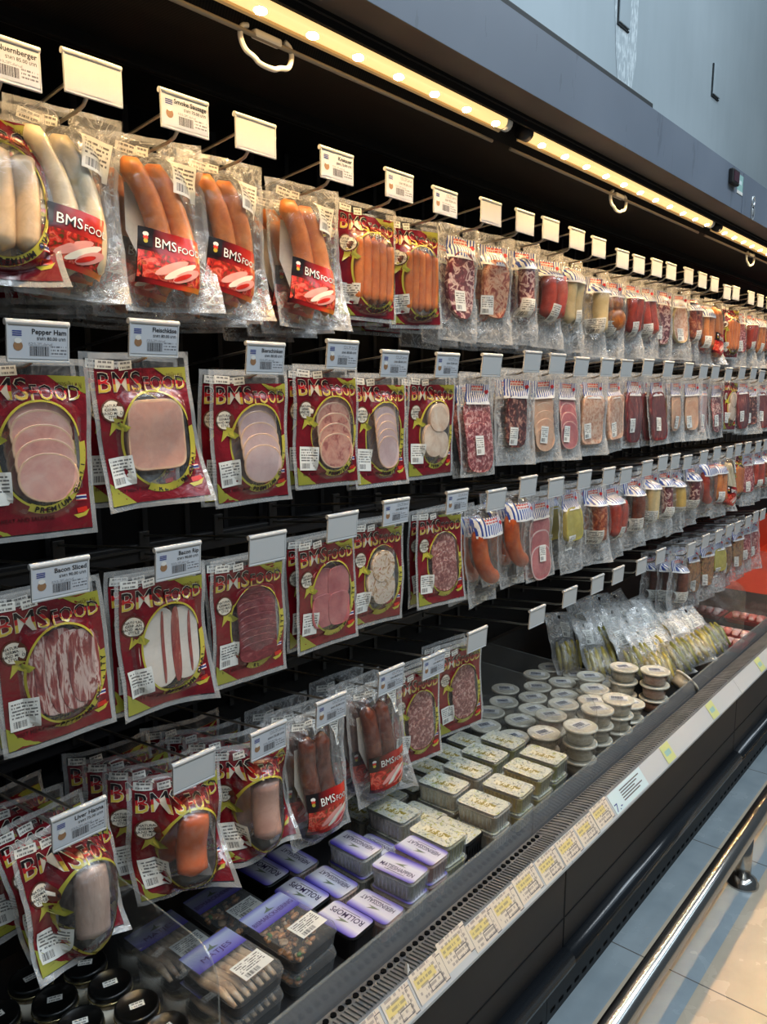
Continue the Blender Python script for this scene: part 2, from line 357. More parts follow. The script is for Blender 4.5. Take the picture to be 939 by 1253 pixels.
colr = n.mix(n.math('MAXIMUM', j1, n.math('MULTIPLY', j2, n.math('LESS_THAN', Y, .5))), colr, srgb(92, 88, 84))
n.end(n.pbr(colr, n.ramp(nz, [(.3, (.2,) * 3), (.7, (.3,) * 3)]), spec=.5))
n = NT('led_lens'); n.end(n.pbr(srgb(250, 226, 170), .3, emis=(1.0, .62, .24), estr=1.25))
n = NT('led_dot')   # a surface-mounted diode: light leaves its face only, none its back
em = n.new('Emission'); em.inputs['Color'].default_value = (1.0, .64, .29, 1)
ge = n.new('NewGeometry'); n.link(n.math('MULTIPLY', n.math('SUBTRACT', 1.0, ge.outputs['Backfacing']), LED_STRENGTH), em.inputs['Strength']); n.end(em.outputs[0])

# ------------------------------------------------------------------ mesh helpers
class MB:
    def __init__(s): s.v = []; s.f = []; s.mi = []; s.uv = []; s.mats = []
    def mat(s, name):
        if name not in s.mats: s.mats.append(name)
        return s.mats.index(name)
    def add(s, verts, faces, mat, uvs=None):
        b = len(s.v); k = s.mat(mat)
        s.v.extend(tuple(p) for p in verts); s.uv.extend(uvs if uvs else [(0, 0)] * len(verts))
        for f in faces: s.f.append(tuple(b + i for i in f)); s.mi.append(k)
        return s
    def build(s, name, parent=None, smooth=True):
        me = bpy.data.meshes.new(name)
        me.from_pydata(s.v, [], s.f)
        for m in s.mats: me.materials.append(MAT[m])
        me.polygons.foreach_set('material_index', s.mi)
        me.polygons.foreach_set('use_smooth', [smooth] * len(s.f))
        lay = me.uv_layers.new(name='UVMap')
        lp = [0] * len(me.loops); me.loops.foreach_get('vertex_index', lp)
        buf = []
        for i in lp: buf.extend(s.uv[i])
        lay.data.foreach_set('uv', buf)
        me.update()
        o = bpy.data.objects.new(name, me); COL.objects.link(o)
        if parent is not None: o.parent = parent
        return o
    # --- shapes
    def box(s, x0, x1, y0, y1, z0, z1, mat, bev=0.0):
        bm = bmesh.new(); bmesh.ops.create_cube(bm, size=1)
        for v in bm.verts: v.co = Vector((x0 + (v.co.x + .5) * (x1 - x0), y0 + (v.co.y + .5) * (y1 - y0), z0 + (v.co.z + .5) * (z1 - z0)))
        if bev: bmesh.ops.bevel(bm, geom=bm.edges[:], offset=bev, segments=2, affect='EDGES', profile=.5)
        bm.verts.index_update()
        s.add([v.co.copy() for v in bm.verts], [[v.index for v in f.verts] for f in bm.faces], mat); bm.free(); return s
    def prism(s, prof, x0, x1, mat):   # profile of (y, z) pairs swept along x
        k = len(prof)
        vs_ = [(x0, y, z) for y, z in prof] + [(x1, y, z) for y, z in prof]
        fs = [(i, (i + 1) % k, k + (i + 1) % k, k + i) for i in range(k)] + [tuple(range(k))[::-1], tuple(range(k, 2 * k))]
        s.add(vs_, fs, mat); return s
    def loft(s, loops, mat, cap0=True, cap1=True):
        k = len(loops[0]); vs_ = [p for l in loops for p in l]; fs = []
        for j in range(len(loops) - 1):
            for i in range(k): fs.append((j * k + i, j * k + (i + 1) % k, (j + 1) * k + (i + 1) % k, (j + 1) * k + i))
        if cap0: fs.append(tuple(range(k))[::-1])
        if cap1: fs.append(tuple(range((len(loops) - 1) * k, len(loops) * k)))
        s.add(vs_, fs, mat); return s
    def tube(s, path, rad, mat, nseg=8, flat=1.0):
        P = [Vector(p) for p in path]; rs = rad if isinstance(rad, (list, tuple)) else [rad] * len(P)
        up = Vector((0, 0, 1)); loops = []
        t0 = (P[1] - P[0]).normalized(); a = t0.cross(up)
        if a.length < .05: a = t0.cross(Vector((0, 1, 0)))
        a.normalize()
        for i, p in enumerate(P):
            t = (P[min(i + 1, len(P) - 1)] - P[max(i - 1, 0)]).normalized()
            a = (a - t * a.dot(t)).normalized(); b = t.cross(a)
            loops.append([p + a * (math.cos(2 * PI * k / nseg) * rs[i]) + b * (math.sin(2 * PI * k / nseg) * rs[i] * flat) for k in range(nseg)])
        return s.loft(loops, mat)
    def lathe(s, prof, cx, cy_, mat, nseg=24):   # profile of (r, z)
        loops = [[(cx + r * math.cos(2 * PI * k / nseg), cy_ + r * math.sin(2 * PI * k / nseg), z) for k in range(nseg)] for r, z in prof]
        return s.loft(loops, mat)
    def ball(s, c, rx, ry, rz, mat, nu=12, nv=8):
        loops = []
        for j in range(1, nv):
            a = PI * j / nv
            loops.append([(c[0] + rx * math.sin(a) * math.cos(2 * PI * k / nu), c[1] + ry * math.sin(a) * math.sin(2 * PI * k / nu), c[2] - rz * math.cos(a)) for k in range(nu)])
        return s.loft(loops, mat)
    def grid(s, fn, u0, u1, v0, v1, nu, nv, mat, flipv=True):
        vs_ = []; uvs = []
        for j in range(nv + 1):
            for i in range(nu + 1):
                a, b = i / nu, j / nv
                vs_.append(fn(u0 + (u1 - u0) * a, v0 + (v1 - v0) * b)); uvs.append((a, 1 - b if flipv else b))
        fs = [(j * (nu + 1) + i, (j + 1) * (nu + 1) + i, (j + 1) * (nu + 1) + i + 1, j * (nu + 1) + i + 1) for j in range(nv) for i in range(nu)]
        s.add(vs_, fs, mat, uvs); return s
    def poly(s, fn, pts, mat, rings=2):
        k = len(pts); cu = sum(p[0] for p in pts) / k; cv = sum(p[1] for p in pts) / k
        vs_ = [fn(cu, cv)]; fs = []
        for r in range(1, rings + 1):
            t = r / rings
            vs_ += [fn(cu + (p[0] - cu) * t, cv + (p[1] - cv) * t) for p in pts]
        for i in range(k): fs.append((0, 1 + (i + 1) % k, 1 + i))
        for r in range(1, rings):
            a, b = 1 + (r - 1) * k, 1 + r * k
            for i in range(k): fs.append((a + i, a + (i + 1) % k, b + (i + 1) % k, b + i))
        s.add(vs_, fs, mat); return s
    def ring(s, fn, inner, outer, mat, rings=1):
        k = len(inner); vs_ = []; fs = []
        for r in range(rings + 1):
            t = r / rings
            vs_ += [fn(a[0] + (b[0] - a[0]) * t, a[1] + (b[1] - a[1]) * t) for a, b in zip(inner, outer)]
        for r in range(rings):
            a, b = r * k, (r + 1) * k
            for i in range(k): fs.append((a + i, a + (i + 1) % k, b + (i + 1) % k, b + i))
        s.add(vs_, fs, mat); return s
    def text(s, fn, string, size, u0, v0, mat, align='L', bold=0.0, rot=0.0, width=None):
        vs_, fs, w, h = text_geo(string, bold)
        k = size
        sx = k if width is None else width / max(w, 1e-6)
        ox = {'L': 0, 'C': -w * sx / 2, 'R': -w * sx}[align]
        ca, sa = math.cos(rot), math.sin(rot); out = []; uvs = []
        for x, y in vs_:
            X, Y = ox + x * sx, y * k
            out.append(fn(u0 + X * ca - Y * sa, v0 - (X * sa + Y * ca))); uvs.append((0, min(max(y / .72, 0), 1)))
        s.add(out, fs, mat, uvs); return s

_T = {}
def text_geo(string, bold):
    key = (string, bold)
    if key not in _T:
        cu = bpy.data.curves.new('lettering', 'FONT'); cu.body = string; cu.size = 1; cu.resolution_u = 2; cu.offset = bold
        o = bpy.data.objects.new('lettering', cu); COL.objects.link(o)
        dg = bpy.context.evaluated_depsgraph_get(); dg.update()
        me = o.evaluated_get(dg).to_mesh()
        vs_ = [(v.co.x, v.co.y) for v in me.vertices]; fs = [tuple(p.vertices) for p in me.polygons]
        if vs_:
            mx = min(v[0] for v in vs_); vs_ = [(a - mx, b) for a, b in vs_]; w = max(v[0] for v in vs_); h = max(v[1] for v in vs_)
        else: w = h = 1
        o.evaluated_get(dg).to_mesh_clear()
        bpy.data.objects.remove(o); bpy.data.curves.remove(cu)
        _T[key] = (vs_, fs, w, h)
    return _T[key]

def ellipse(cu, cv, ru, rv, k=28, p=2.0, a0=0):
    out = []
    for i in range(k):
        a = 2 * PI * i / k + a0; c, s_ = math.cos(a), math.sin(a)
        out.append((cu + ru * math.copysign(abs(c) ** (2 / p), c), cv + rv * math.copysign(abs(s_) ** (2 / p), s_)))
    return out
def rrect(cx, cy_, hx, hy, r, z, k=4):
    out = []
    for qx, qy, a0 in ((1, 1, 0), (-1, 1, 90), (-1, -1, 180), (1, -1, 270)):
        for i in range(k + 1):
            a = R(a0 + 90 * i / k); out.append((cx + qx * (hx - r) + r * math.cos(a), cy_ + qy * (hy - r) + r * math.sin(a), z))
    return out

def thing(name, label=None, cat=None, loc=(0, 0, 0), rot=(0, 0, 0), group=None):
    o = bpy.data.objects.new(name, None); COL.objects.link(o); o.empty_display_size = .02
    o.location = loc; o.rotation_euler = rot
    return tag(o, label, cat, group)
def tag(o, label=None, cat=None, group=None, kind=None):
    if label: o['label'] = label
    if cat: o['category'] = cat
    if group: o['group'] = group
    if kind: o['kind'] = kind
    return o
KIDS = {}
def kids_of(o):
    if o.name not in KIDS: KIDS[o.name] = [c for c in bpy.data.objects if c.parent == o]
    return KIDS[o.name]
def copy_tree(o, parent=None, keep=None):
    c = o.copy(); COL.objects.link(c)
    if parent is not None: c.parent = parent
    for ch in kids_of(o):
        if keep is None or keep(ch): copy_tree(ch, c)
    return c
ORD = ['first', 'second', 'third', 'fourth', 'fifth', 'sixth', 'seventh', 'eighth', 'ninth', 'tenth', 'eleventh', 'twelfth', 'thirteenth', 'fourteenth', 'fifteenth', 'sixteenth', 'seventeenth', 'eighteenth', 'nineteenth', 'twentieth', 'twenty-first', 'twenty-second', 'twenty-third', 'twenty-fourth', 'twenty-fifth', 'twenty-sixth', 'twenty-seventh', 'twenty-eighth', 'twenty-ninth', 'thirtieth']
ORD += ['thirty-' + w for w in ORD[:9]] + ['fortieth'] + ['forty-' + w for w in ORD[:9]] + ['fiftieth']

# ------------------------------------------------------------------ the room
def struct(o): o['kind'] = 'structure'; return o
struct(MB().box(-4, 12, -4, 1.9, -.05, 0, 'floor_tiles').build('floor', smooth=False))
struct(MB().box(-3, 14, 1.62, 1.74, 0, 5.2, 'wall_paint').build('wall_back', smooth=False))
for i, (x, z) in enumerate(((4.82, 3.22), (3.56, 3.18))):
    b = MB(); b.box(x - .055, x + .055, 1.606, 1.622, z - .08, z + .08, 'wall_paint', .004)
    b.box(x - .062, x - .056, 1.612, 1.623, z - .085, z + .08, 'fascia_dark'); b.box(x - .062, x + .058, 1.612, 1.623, z - .09, z - .084, 'fascia_dark')
    tag(b.build('wall_plate', smooth=False), ['pale rectangular cover plate low on the grey wall', 'pale cover plate with white plaster runs beneath it on the wall'][i], 'wall plate')
b = MB(); b.poly(lambda u, v: (u, 1.6185, v), [(3.45, 3.3), (3.72, 3.3), (3.72, 3.0), (3.66, 2.8), (3.60, 2.86), (3.55, 2.78), (3.50, 2.98)], 'wall_patch')
tag(b.build('plaster_patch', smooth=False), 'white streak of plaster running down the grey wall', 'plaster patch')

# ------------------------------------------------------------------ the refrigerated cabinet
X0, X1 = -.9, 6.4
case = thing('refrigerated_cabinet', 'long black open refrigerated cabinet with hanging rows and a front well', 'refrigerator', (0, 0, 0))
def part(name, b, parent=case, smooth=False): return b.build(name, parent, smooth)
KC = .92
def CP(prof): return [(y * KC, 1.5 + (z - 1.5) * KC) for y, z in prof]
def cz(z): return 1.5 + (z - 1.5) * KC
for i, (a, c_) in enumerate(((X0, .55), (.55, 3.1 * KC), (3.1 * KC, X1))):
    f = part('fascia_panel', MB().prism([(.846, 2.080), (.846, 2.209), (.875, 2.209), (.88, 2.14), (.88, 2.080)], a + .002, c_ - .002, 'fascia_grey'))
part('fascia_cap', MB().box(X0, 2.26 * KC, .852, .90, 2.2092, 2.226, 'fascia_dark', .003))
part('canopy_lip', MB().prism([(.8465, 2.0795), (.914, 2.0795), (.914, 2.11), (.882, 2.11), (.8465, 2.0797)], X0, X1, 'canopy_brown'))
part('canopy_rail', MB().box(X0, X1, .9145, .922, 2.058, 2.12, 'case_matte').box(X0, X1, .913, .9146, 2.070, 2.0725, 'wire_dark'))
part('canopy_roof', MB().prism([(.90, 2.112), (.970, 2.10), (.997, 2.047), (1.44, 2.047), (1.44, 2.10), (1.0, 2.17), (.90, 2.18)], X0, X1, 'canopy_mesh'))
part('canopy_beam', MB().box(X0, X1, 1.20, 1.215, 2.026, 2.05, 'case_matte', .003).box(X0, X1, 1.225, 1.23, 2.032, 2.05, 'wire_dark'))
b = MB().box(X0, X1, 1.42, 1.50, .0, 2.1, 'case_matte')
x = X0
while x < X1: b.box(x, x + .012, 1.412, 1.421, .75, 2.04, 'case_black'); x += .105
part('back_panel', b)
for z in (1.83, 1.49, 1.165, .82):
    part('peg_rail', MB().box(X0, X1, 1.385, 1.405, z - .02, z + .02, 'case_black', .003).box(X0, X1, 1.38, 1.386, z + .006, z + .011, 'wire_dark'))
part('well_liner', MB().prism([(.815, .40), (.815, .43), (1.40, .43), (1.40, .62), (1.43, .62), (1.43, .40)], X0, 4.30, 'case_black'))
part('red_well_liner', MB().prism([(.815, .40), (.815, .43), (1.38, .43), (1.38, .64), (1.41, .64), (1.41, .40)], 4.30, X1, 'liner_red'))
for a, c_ in ((X0, .25), (.25, 1.49), (1.49, 2.77), (2.77, 4.05), (4.05, X1)):
    part('front_glass', MB().box(a + .0015, c_ - .0015, .810, .814, .435, .532, 'acrylic_hazy').box(a + .0015, c_ - .0015, .8095, .8145, .532, .5345, 'acrylic_edge'), smooth=False)
    b = MB().prism([(.806, .46), (.806, .474), (.785, .4805), (.75, .484), (.7455, .481), (.7455, .44), (.806, .44)], a, c_, 'grille_grey')
    if c_ < 1.6:
        x = max(a, .3) + .012
        while x < c_:
            b.lathe([(.0055, .4790), (.0055, .4832 - .0012)], x, .791, 'slot_dark', 12); x += .0182
        x = max(a, .3)
        while x < c_: b.prism([(.782, .4805), (.780, .4845), (.751, .4870), (.749, .4840)], x, x + .0042, 'grille_grey'); x += .0091
    else:
        x = a + .004
        while x < c_ - .01:
            b.prism([(.803, .4760), (.800, .4795), (.755, .4872), (.751, .4842)], x, x + .0062, 'grille_grey'); b.box(x + .0062, x + .0135, .755, .803, .470, .4815 if False else .476, 'slot_dark'); x += .0135
    part('air_grille', b)
    part('front_panel', MB().box(a + .002, c_ - .002, .722, .74, .19, .44, 'case_black', .002).box(a + .004, c_ - .004, .7205, .723, .30, .302, 'case_matte'))
    part('price_rail', MB().prism([(.7425, .487), (.7405, .488), (.7075, .446), (.7075, .440), (.722, .440)], a + .0008, c_ - .0008, 'tag_white'))
    part('bumper', MB().tube([(a + .002, .712, .205), (c_ - .002, .712, .205)], .024, 'bumper_black', 20), smooth=True)
    b = MB().box(a + .001, c_ - .001, .757, .78, .0, .19, 'case_black')
    x = a + .02
    while x < c_ - .03: b.box(x, x + .022, .7560, .7575, .018, .026, 'slot_dark'); x += .042
    part('kick_plate', b)
part('bumper_shelf', MB().box(X0, X1, .715, .775, .183, .19, 'case_black'))
# well dividers: clear sheets with a rounded front corner
def divider(x, zt, label):
    pts = [(1.39, .432), (.822, .432)] + [(.822 + .055 * (1 - math.cos(R(a))), zt - .055 + .055 * math.sin(R(a))) for a in range(0, 91, 15)] + [(1.39, zt + .01)]
    b = MB(); k = len(pts); t = .0015
    b.add([(-t, y, z) for y, z in pts] + [(t, y, z) for y, z in pts], [tuple(range(k)), tuple(range(k, 2 * k))[::-1]], 'acrylic')
    b.add([(-t, y, z) for y, z in pts] + [(t, y, z) for y, z in pts], [(i, k + i, k + (i + 1) % k, (i + 1) % k) for i in range(k)], 'acrylic_edge')
    o = b.build('well_divider', None, False); o.location = (x, 0, 0)
    tag(o, label, 'divider', 'clear dividers in the well')
divider(.600, .704, 'clear acrylic divider standing between the black-lidded jars and the fish trays')
divider(1.842, .70, 'clear acrylic divider between the herb tubs and the round tubs')
divider(1.995, .70, 'clear acrylic divider standing amid the stacks of round tubs')
divider(3.17, .745, 'clear acrylic divider beyond the bags of yellow peppers')
divider(3.62, .79, 'clear acrylic divider standing in the red well section')

# LED lamps under the canopy
for i, (a, c_) in enumerate(((.34, 1.525), (1.60, 2.85), (2.92, 4.17), (4.24, 5.49))):
    t = thing('canopy_lamp', ['warm LED strip lamp over the pale sausages, first along the canopy', 'warm LED strip lamp, second along the canopy, above the middle tags', 'warm LED strip lamp beyond the fascia joint, third along the canopy', 'warm LED strip lamp at the far end of the canopy'][i], 'lamp', (a, .944, 2.055), group='LED strip lamps')
    L = c_ - a
    MB().prism([(-.010, .026), (-.012, .013), (.010, .013), (.020, -.004), (.024, -.006), (.022, .006), (.014, .026)], 0, L, 'lamp_cream').build('reflector_housing', t, False)
    MB().tube([(.0, -.004, .002), (L - .03, -.004, .002)], .0135, 'led_lens', 14).build('diffuser_tube', t)
    b = MB()
    for k in range(11):
        xx = .055 + k * (L - .12) / 10
        b = MB(); b.poly(lambda u, v: (xx + u, -.010 + v, -.0105 - .42 * v), ellipse(0, 0, .012, .007, 14), 'led_dot', 1); b.build('led', t, False)
    MB().tube([(-.028, -.004, .002), (0, -.004, .002)], .0165, 'case_black', 14).tube([(L - .03, -.004, .002), (L - .012, -.004, .002)], .0155, 'white_plastic', 14).build('end_cap', t)
    MB().box(-.03, L + .02, -.014, .008, .0262, .036, 'case_matte').build('mounting_bar', t, False)
    MB().tube([(0, .040, -.020), (L, .040, -.020)], .0038, 'curtain_rail_grey', 10).build('curtain_rail', t)
for i, (x, lab) in enumerate(((.878, 'white pull handle on the curtain rail above the smoked sausages'), (2.192, 'white pull handle hanging below the second LED lamp'), (3.485, 'white pull handle hanging below the far LED lamp'))):
    t = thing('pull_handle', lab, 'handle', (x, .986, 2.036), group='night curtain handles')
    w = .050
    p = [(-w + .012, 0, .012), (-w, 0, .008), (-w - .004, 0, -.012), (-w + .006, 0, -.034), (-w + .024, 0, -.038), (-w + .034, 0, -.048), (w - .034, 0, -.048), (w - .024, 0, -.040), (w - .004, 0, -.036), (w + .004, 0, -.012), (w, 0, .006), (w - .012, 0, .012)]
    p = [(a, b_, c_ * .8) for a, b_, c_ in p]
    for _ in range(2): p = [p[0]] + [tuple(p[k][m] * w0 + p[k + 1][m] * (1 - w0) for m in range(3)) for k in range(len(p) - 1) for w0 in (.75, .25)] + [p[-1]]
    MB().tube(p, .0042, 'white_plastic', 10).build('loop', t)
    MB().box(-.028, .028, -.007, .007, -.004, .009, 'white_plastic', .004).build('mount', t, False)

# things on the fascia
t = thing('temperature_display', 'small dark red digital thermometer on the grey fascia', 'thermometer', (2.965 * KC, .92 * KC, cz(2.226)))
MB().box(-.034, .034, -.016, 0, -.022, .024, 'case_black', .004).build('housing', t, False)
MB().box(-.026, .026, -.0175, -.0155, -.014, .017, 'display_dark', .001).build('screen', t, False)
b = MB().box(-.030, .030, -.0015, 0, -.02, .030, 'label_mint'); b.box(-.03, .03, -.002, -.001, -.03, -.02, 'print_white'); b.box(-.016, .014, -.002, -.001, .0, .012, 'card_blue')
o = b.build('info_label', None, False); o.location = (3.062 * KC, .92 * KC, cz(2.222)); tag(o, 'pale mint label with white lower edge beside the fascia thermometer', 'label')
b = MB(); b.lathe([(.018, -.0), (.018, .003), (.014, .004), (.012, .003), (.012, 0)], 0, 0, 'emblem_chrome', 20)
b2 = MB(); b2.v = [(x, -z, y) for x, y, z in b.v]; b2.f = b.f; b2.mi = b.mi; b2.uv = b.uv; b2.mats = b.mats
b2.ring(lambda u, v: (u, -.0025, v), ellipse(0, -.035, .014, .020), ellipse(0, -.035, .021, .027), 'emblem_chrome')
b2.box(-.006, .006, -.003, 0, -.045, -.024, 'emblem_chrome', .001)
o = b2.build('fascia_emblem', None); o.location = (3.235 * KC, .92 * KC, cz(2.195)); tag(o, 'small chrome key-shaped emblem on the far fascia panel', 'emblem')

# floor rail
t = thing('guard_rail', 'polished steel guard rail on flanged posts along the floor', 'rail', (0, .56, 0))
MB().tube([(-.6, 0, .172), (5.6, 0, .172)], .0275, 'steel', 24).build('bar', t)
for x in (.35, 2.36, 4.37):
    p = MB().lathe([(.0225, .012), (.0225, .15)], x, 0, 'steel', 24).build('post', t)
    MB().lathe([(.047, 0), (.047, .006), (.042, .010), (.041, .018), (.030, .024), (.0235, .028)], x, 0, 'steel', 28).build('flange', p)

# price cards on the rail
def card(x, w, i, matn, up=.0, lab=None):
    n_ = Vector((0, -.042, .033)).normalized(); d = Vector((0, -.033, -.042)).normalized(); top = Vector((0, .7405, .488)) + n_ * (.0012 + .0004 * (i % 3)) - d * up
    hgt = .050 + up * .2
    def fn(u, v):
        p = top + d * (v * hgt); return (u * w, p.y, p.z)
    def fb(u, v):
        q = fn(u, v); return (q[0], q[1] - n_.y * .0006, q[2] - n_.z * .0006)
    b = MB(); b.grid(fn, 0, 1, 0, 1, 1, 1, matn); b.grid(fb, 0, 1, 0, 1, 1, 1, 'paper_bits')
    b.add([fn(0, 0), fn(1, 0), fn(1, 1), fn(0, 1), fb(0, 0), fb(1, 0), fb(1, 1), fb(0, 1)], [(0, 1, 5, 4), (1, 2, 6, 5), (2, 3, 7, 6), (3, 0, 4, 7)], 'paper_bits')
    if matn == 'price_card':
        fo = lambda u, v: tuple(Vector(fn(u, v)) + n_ * .0004)
        b.ring(fo, [(.42, .62), (.80, .62), (.80, .88), (.42, .88)], [(.40, .59), (.82, .59), (.82, .91), (.40, .91)], 'ink_soft')
        b.ring(fo, [(.84, .14), (.985, .14), (.985, .97), (.84, .97)], [(.83, .11), (.995, .11), (.995, 1.0), (.83, 1.0)], 'ink_soft')
    else:
        fo = lambda u, v: tuple(Vector(fn(u, v)) + n_ * .0004)
    return b, fo
xs = [.62, .715, .805, .895, .985, 1.078, 1.107 + .002, 1.193, 1.281, 1.372, 1.462, 1.553, 1.640]
xs = [.50, .59, .68, .77, .862, .938, 1.024, 1.108, 1.193, 1.281, 1.372, 1.462, 1.553, 1.640]
for i, x in enumerate(xs):
    w = .0855 if i != 4 else .070
    b, _ = card(x, w, i, 'price_card', .012 if i == 6 else (.004 if i in (5, 9, 13) else 0))
    o = b.build('price_card', None, False); o.location = (x, 0, 0)
    tag(o, 'cream paper price card with yellow price band, %s along the price rail' % ORD[i], 'price card', 'cream price cards on the rail')
b, fo = card(1.735, .20, 1, 'card_blue'); b.text(fo, '7.-', .55, .03, .93, 'ink_blue', width=.18)
for k in range(5): b.grid(fo, .3, .9 - .1 * (k % 3), .18 + .13 * k, .24 + .13 * k, 1, 1, 'ink_soft')
o = b.build('blue_price_strip', None, False); o.location = (1.735, 0, 0); tag(o, 'pale blue printed strip after the cream cards on the price rail', 'price strip')
for i, (x, lab) in enumerate(((2.08, 'small yellow-green sticker on the white rail below the round tubs'), (2.47, 'small yellow-green sticker on the white rail below the tilted tub'), (3.02, 'small yellow-green sticker on the far white rail below the peppers'))):
    b, fo = card(x, .06, 2, 'sticker_lime'); b.grid(fo, .2, .8, .35, .65, 1, 1, 'label_mint')
    o = b.build('rail_sticker', None, False); o.location = (x, 0, 0); tag(o, lab, 'sticker', 'green stickers on the rail')
o = MB().loft([[(0, 0, 0), (.012, .004, 0), (.01, .012, 0), (.002, .010, 0)], [(.003, .003, .018), (.008, .004, .014), (.007, .008, .015), (.004, .007, .02)]], 'paper_bits').build('paper_scrap', None, False)
o.location = (.945, .748, .487); tag(o, 'small torn white paper scrap on the air grille edge', 'scrap')

# ------------------------------------------------------------------ hanging packs
class Sheet:
    """A hanging film pouch: u across, v downwards from the hang hole, y towards the back."""
    def __init__(s, w, h, seed, top=.016, curl=0., twist=0., wave=.002, corner=0., wr=.0012, side=0.):
        r = random.Random(seed); s.w, s.h, s.top = w, h, top; s.curl, s.twist, s.wave, s.corner, s.wr, s.side = curl, twist, wave, corner, wr, side
        s.ph = [r.uniform(0, 6.28) for _ in range(10)]; s.fq = [r.uniform(.7, 1.3) for _ in range(10)]; s.blobs = []
    def blob(s, cu, cv, ru, rv, T, p=2.6): s.blobs.append((cu, cv, ru, rv, T, p))
    def c(s, u, v):
        best = 0.
        for cu, cv, ru, rv, T, p in s.blobs:
            q = abs((u - cu) / ru) ** p + abs((v - cv) / rv) ** p
            if q < 1: best = max(best, T * (1 - q) ** .45)
        return best
    def y0(s, u, v):
        t = v / s.h; a = u / s.w
        y = s.curl * t * t + s.twist * a * t
        y += s.wave * math.sin(5 * a * s.fq[0] + s.ph[0] + 2.2 * t) * (.3 + max(t, 0)) + s.wave * .6 * math.sin(9 * t * s.fq[1] + s.ph[1])
        if s.corner:
            k = max(0., a + t - .95); y -= s.corner * k * k * 4
            k = max(0., -a + t - 1.05); y -= s.corner * .5 * k * k * 4
        if s.side: y += s.side * 4 * a * a
        return y
    def wrk(s, u, v):
        return s.wr * (math.sin(70 * u * s.fq[2] + 40 * v + s.ph[2]) * math.sin(50 * v * s.fq[3] - 30 * u + s.ph[3]) + .6 * math.sin(150 * u * s.fq[4] - 80 * v + s.ph[4]) * math.sin(110 * v * s.fq[5] + s.ph[5]))
    def edge(s, u, v):
        e = min((s.w / 2 - abs(u)) / .014, (v + s.top) / .014, (s.h - s.top - v) / .014)
        return max(0., min(1., e))
    def X(s, u, v): return u + (.0016 + .28 * max(0., s.wave - .003)) * math.sin(30 * v * s.fq[6] + s.ph[6]) * (1 if abs(u) > s.w * .4 else .4)
    def front(s, u, v, off=0.):
        e = s.edge(u, v)
        return (s.X(u, v), s.y0(u, v) + s.wrk(u, v) * (1 if s.c(u, v) < .001 else .5) - e * (.0009 + s.c(u, v)) - off, -v)
    def back(s, u, v):
        return (s.X(u, v), s.y0(u, v) + s.wrk(u, v) + s.edge(u, v) * (.0009 + .3 * s.c(u, v)), -v)
    def mid(s, u, v, off): return (u, s.y0(u, v) - off, -v)
    def film(s, parent, nu=22, nv=30, mat='film', seal='film_seal', cmat='film'):
        b = MB(); u0, u1, v0, v1 = -s.w / 2, s.w / 2, -s.top, s.h - s.top
        us = [u0, u0 + .007] + [u0 + .007 + (s.w - .014) * i / (nu - 2) for i in range(1, nu - 2)] + [u1 - .007, u1]
        us = sorted([q for q in us if abs(q) > .0075] + [-.0055, .0055])
        hh = s.h; vv = [v0, v0 + .007] + [v0 + .007 + (hh - .014) * i / (nv - 2) for i in range(1, nv - 2)] + [v1 - .007, v1]
        vv = sorted([q for q in vv if not -.010 < q < .0095] + [-.007, .0065])
        for fn in (s.front, s.back):
            pts = [fn(u, v) for v in vv for u in us]; w_ = len(us); fi, fs_ = [], []
            for j in range(len(vv) - 1):
                for i in range(w_ - 1):
                    q = (j * w_ + i, (j + 1) * w_ + i, (j + 1) * w_ + i + 1, j * w_ + i + 1)
                    um, vm = (us[i] + us[i + 1]) / 2, (vv[j] + vv[j + 1]) / 2
                    if abs(um) < .0055 and -.007 < vm < .0065: continue
                    if i in (0, w_ - 2) or j in (0, len(vv) - 2): fs_.append((q, seal))
                    elif s.c(um, vm) > 0 or mat == 'film': fi.append(q)
                    else: fs_.append((q, mat))
            b0 = len(b.v); b.add(pts, fi, cmat)
            for q, m_ in fs_: k = b.mat(m_); b.f.append(tuple(b0 + a for a in q)); b.mi.append(k)
        return b.build('pouch', parent)
    def disc(s, b, cu, cv, ru, rv, off, t, mat, rim, p=2.2, k=26):
        e0 = ellipse(cu, cv, ru, rv, k, p); e1 = ellipse(cu, cv, ru * .975, rv * .975, k, p); e2 = ellipse(cu, cv, ru * .92, rv * .92, k, p)
        F = lambda o: (lambda u, v: s.mid(u, v, o))
        b.ring(F(off), e0, e0, rim)
        lo = [s.mid(u, v, off) for u, v in e0]; hi = [s.mid(u, v, off + t * .7) for u, v in e0]
        b.add(lo + hi, [(i, (i + 1) % k, k + (i + 1) % k, k + i) for i in range(k)], rim)
        b.add([s.mid(u, v, off + t * .7) for u, v in e0] + [s.mid(u, v, off + t) for u, v in e1], [(i, (i + 1) % k, k + (i + 1) % k, k + i) for i in range(k)], rim)
        b.ring(F(off + t), e2, e1, rim); b.poly(F(off + t), e2, mat, 3)
        return b
    def sausage(s, b, pts, r, mat, taper=.35, lift=.85, nseg=12, flat=1.0, n=14):
        P = []; m = len(pts)
        def bez(t):
            q = [Vector((p[0], p[1])) for p in pts]
            while len(q) > 1: q = [a.lerp(c_, t) for a, c_ in zip(q, q[1:])]
            return q[0]
        rs = []
        for i in range(n + 1):
            t = i / n; q = bez(t); x, y, z = s.mid(q.x, q.y, r * lift); P.append((x, y, z))
            e = min(t, 1 - t) / .10
            rs.append(r * (math.sqrt(max(0., 1 - (1 - min(1, e)) ** 2)) * (1 - taper * .2) + taper * .2 if e < 1 else 1) if e > 0 else r * .22)
        return b.tube(P, rs, mat, nseg, flat)

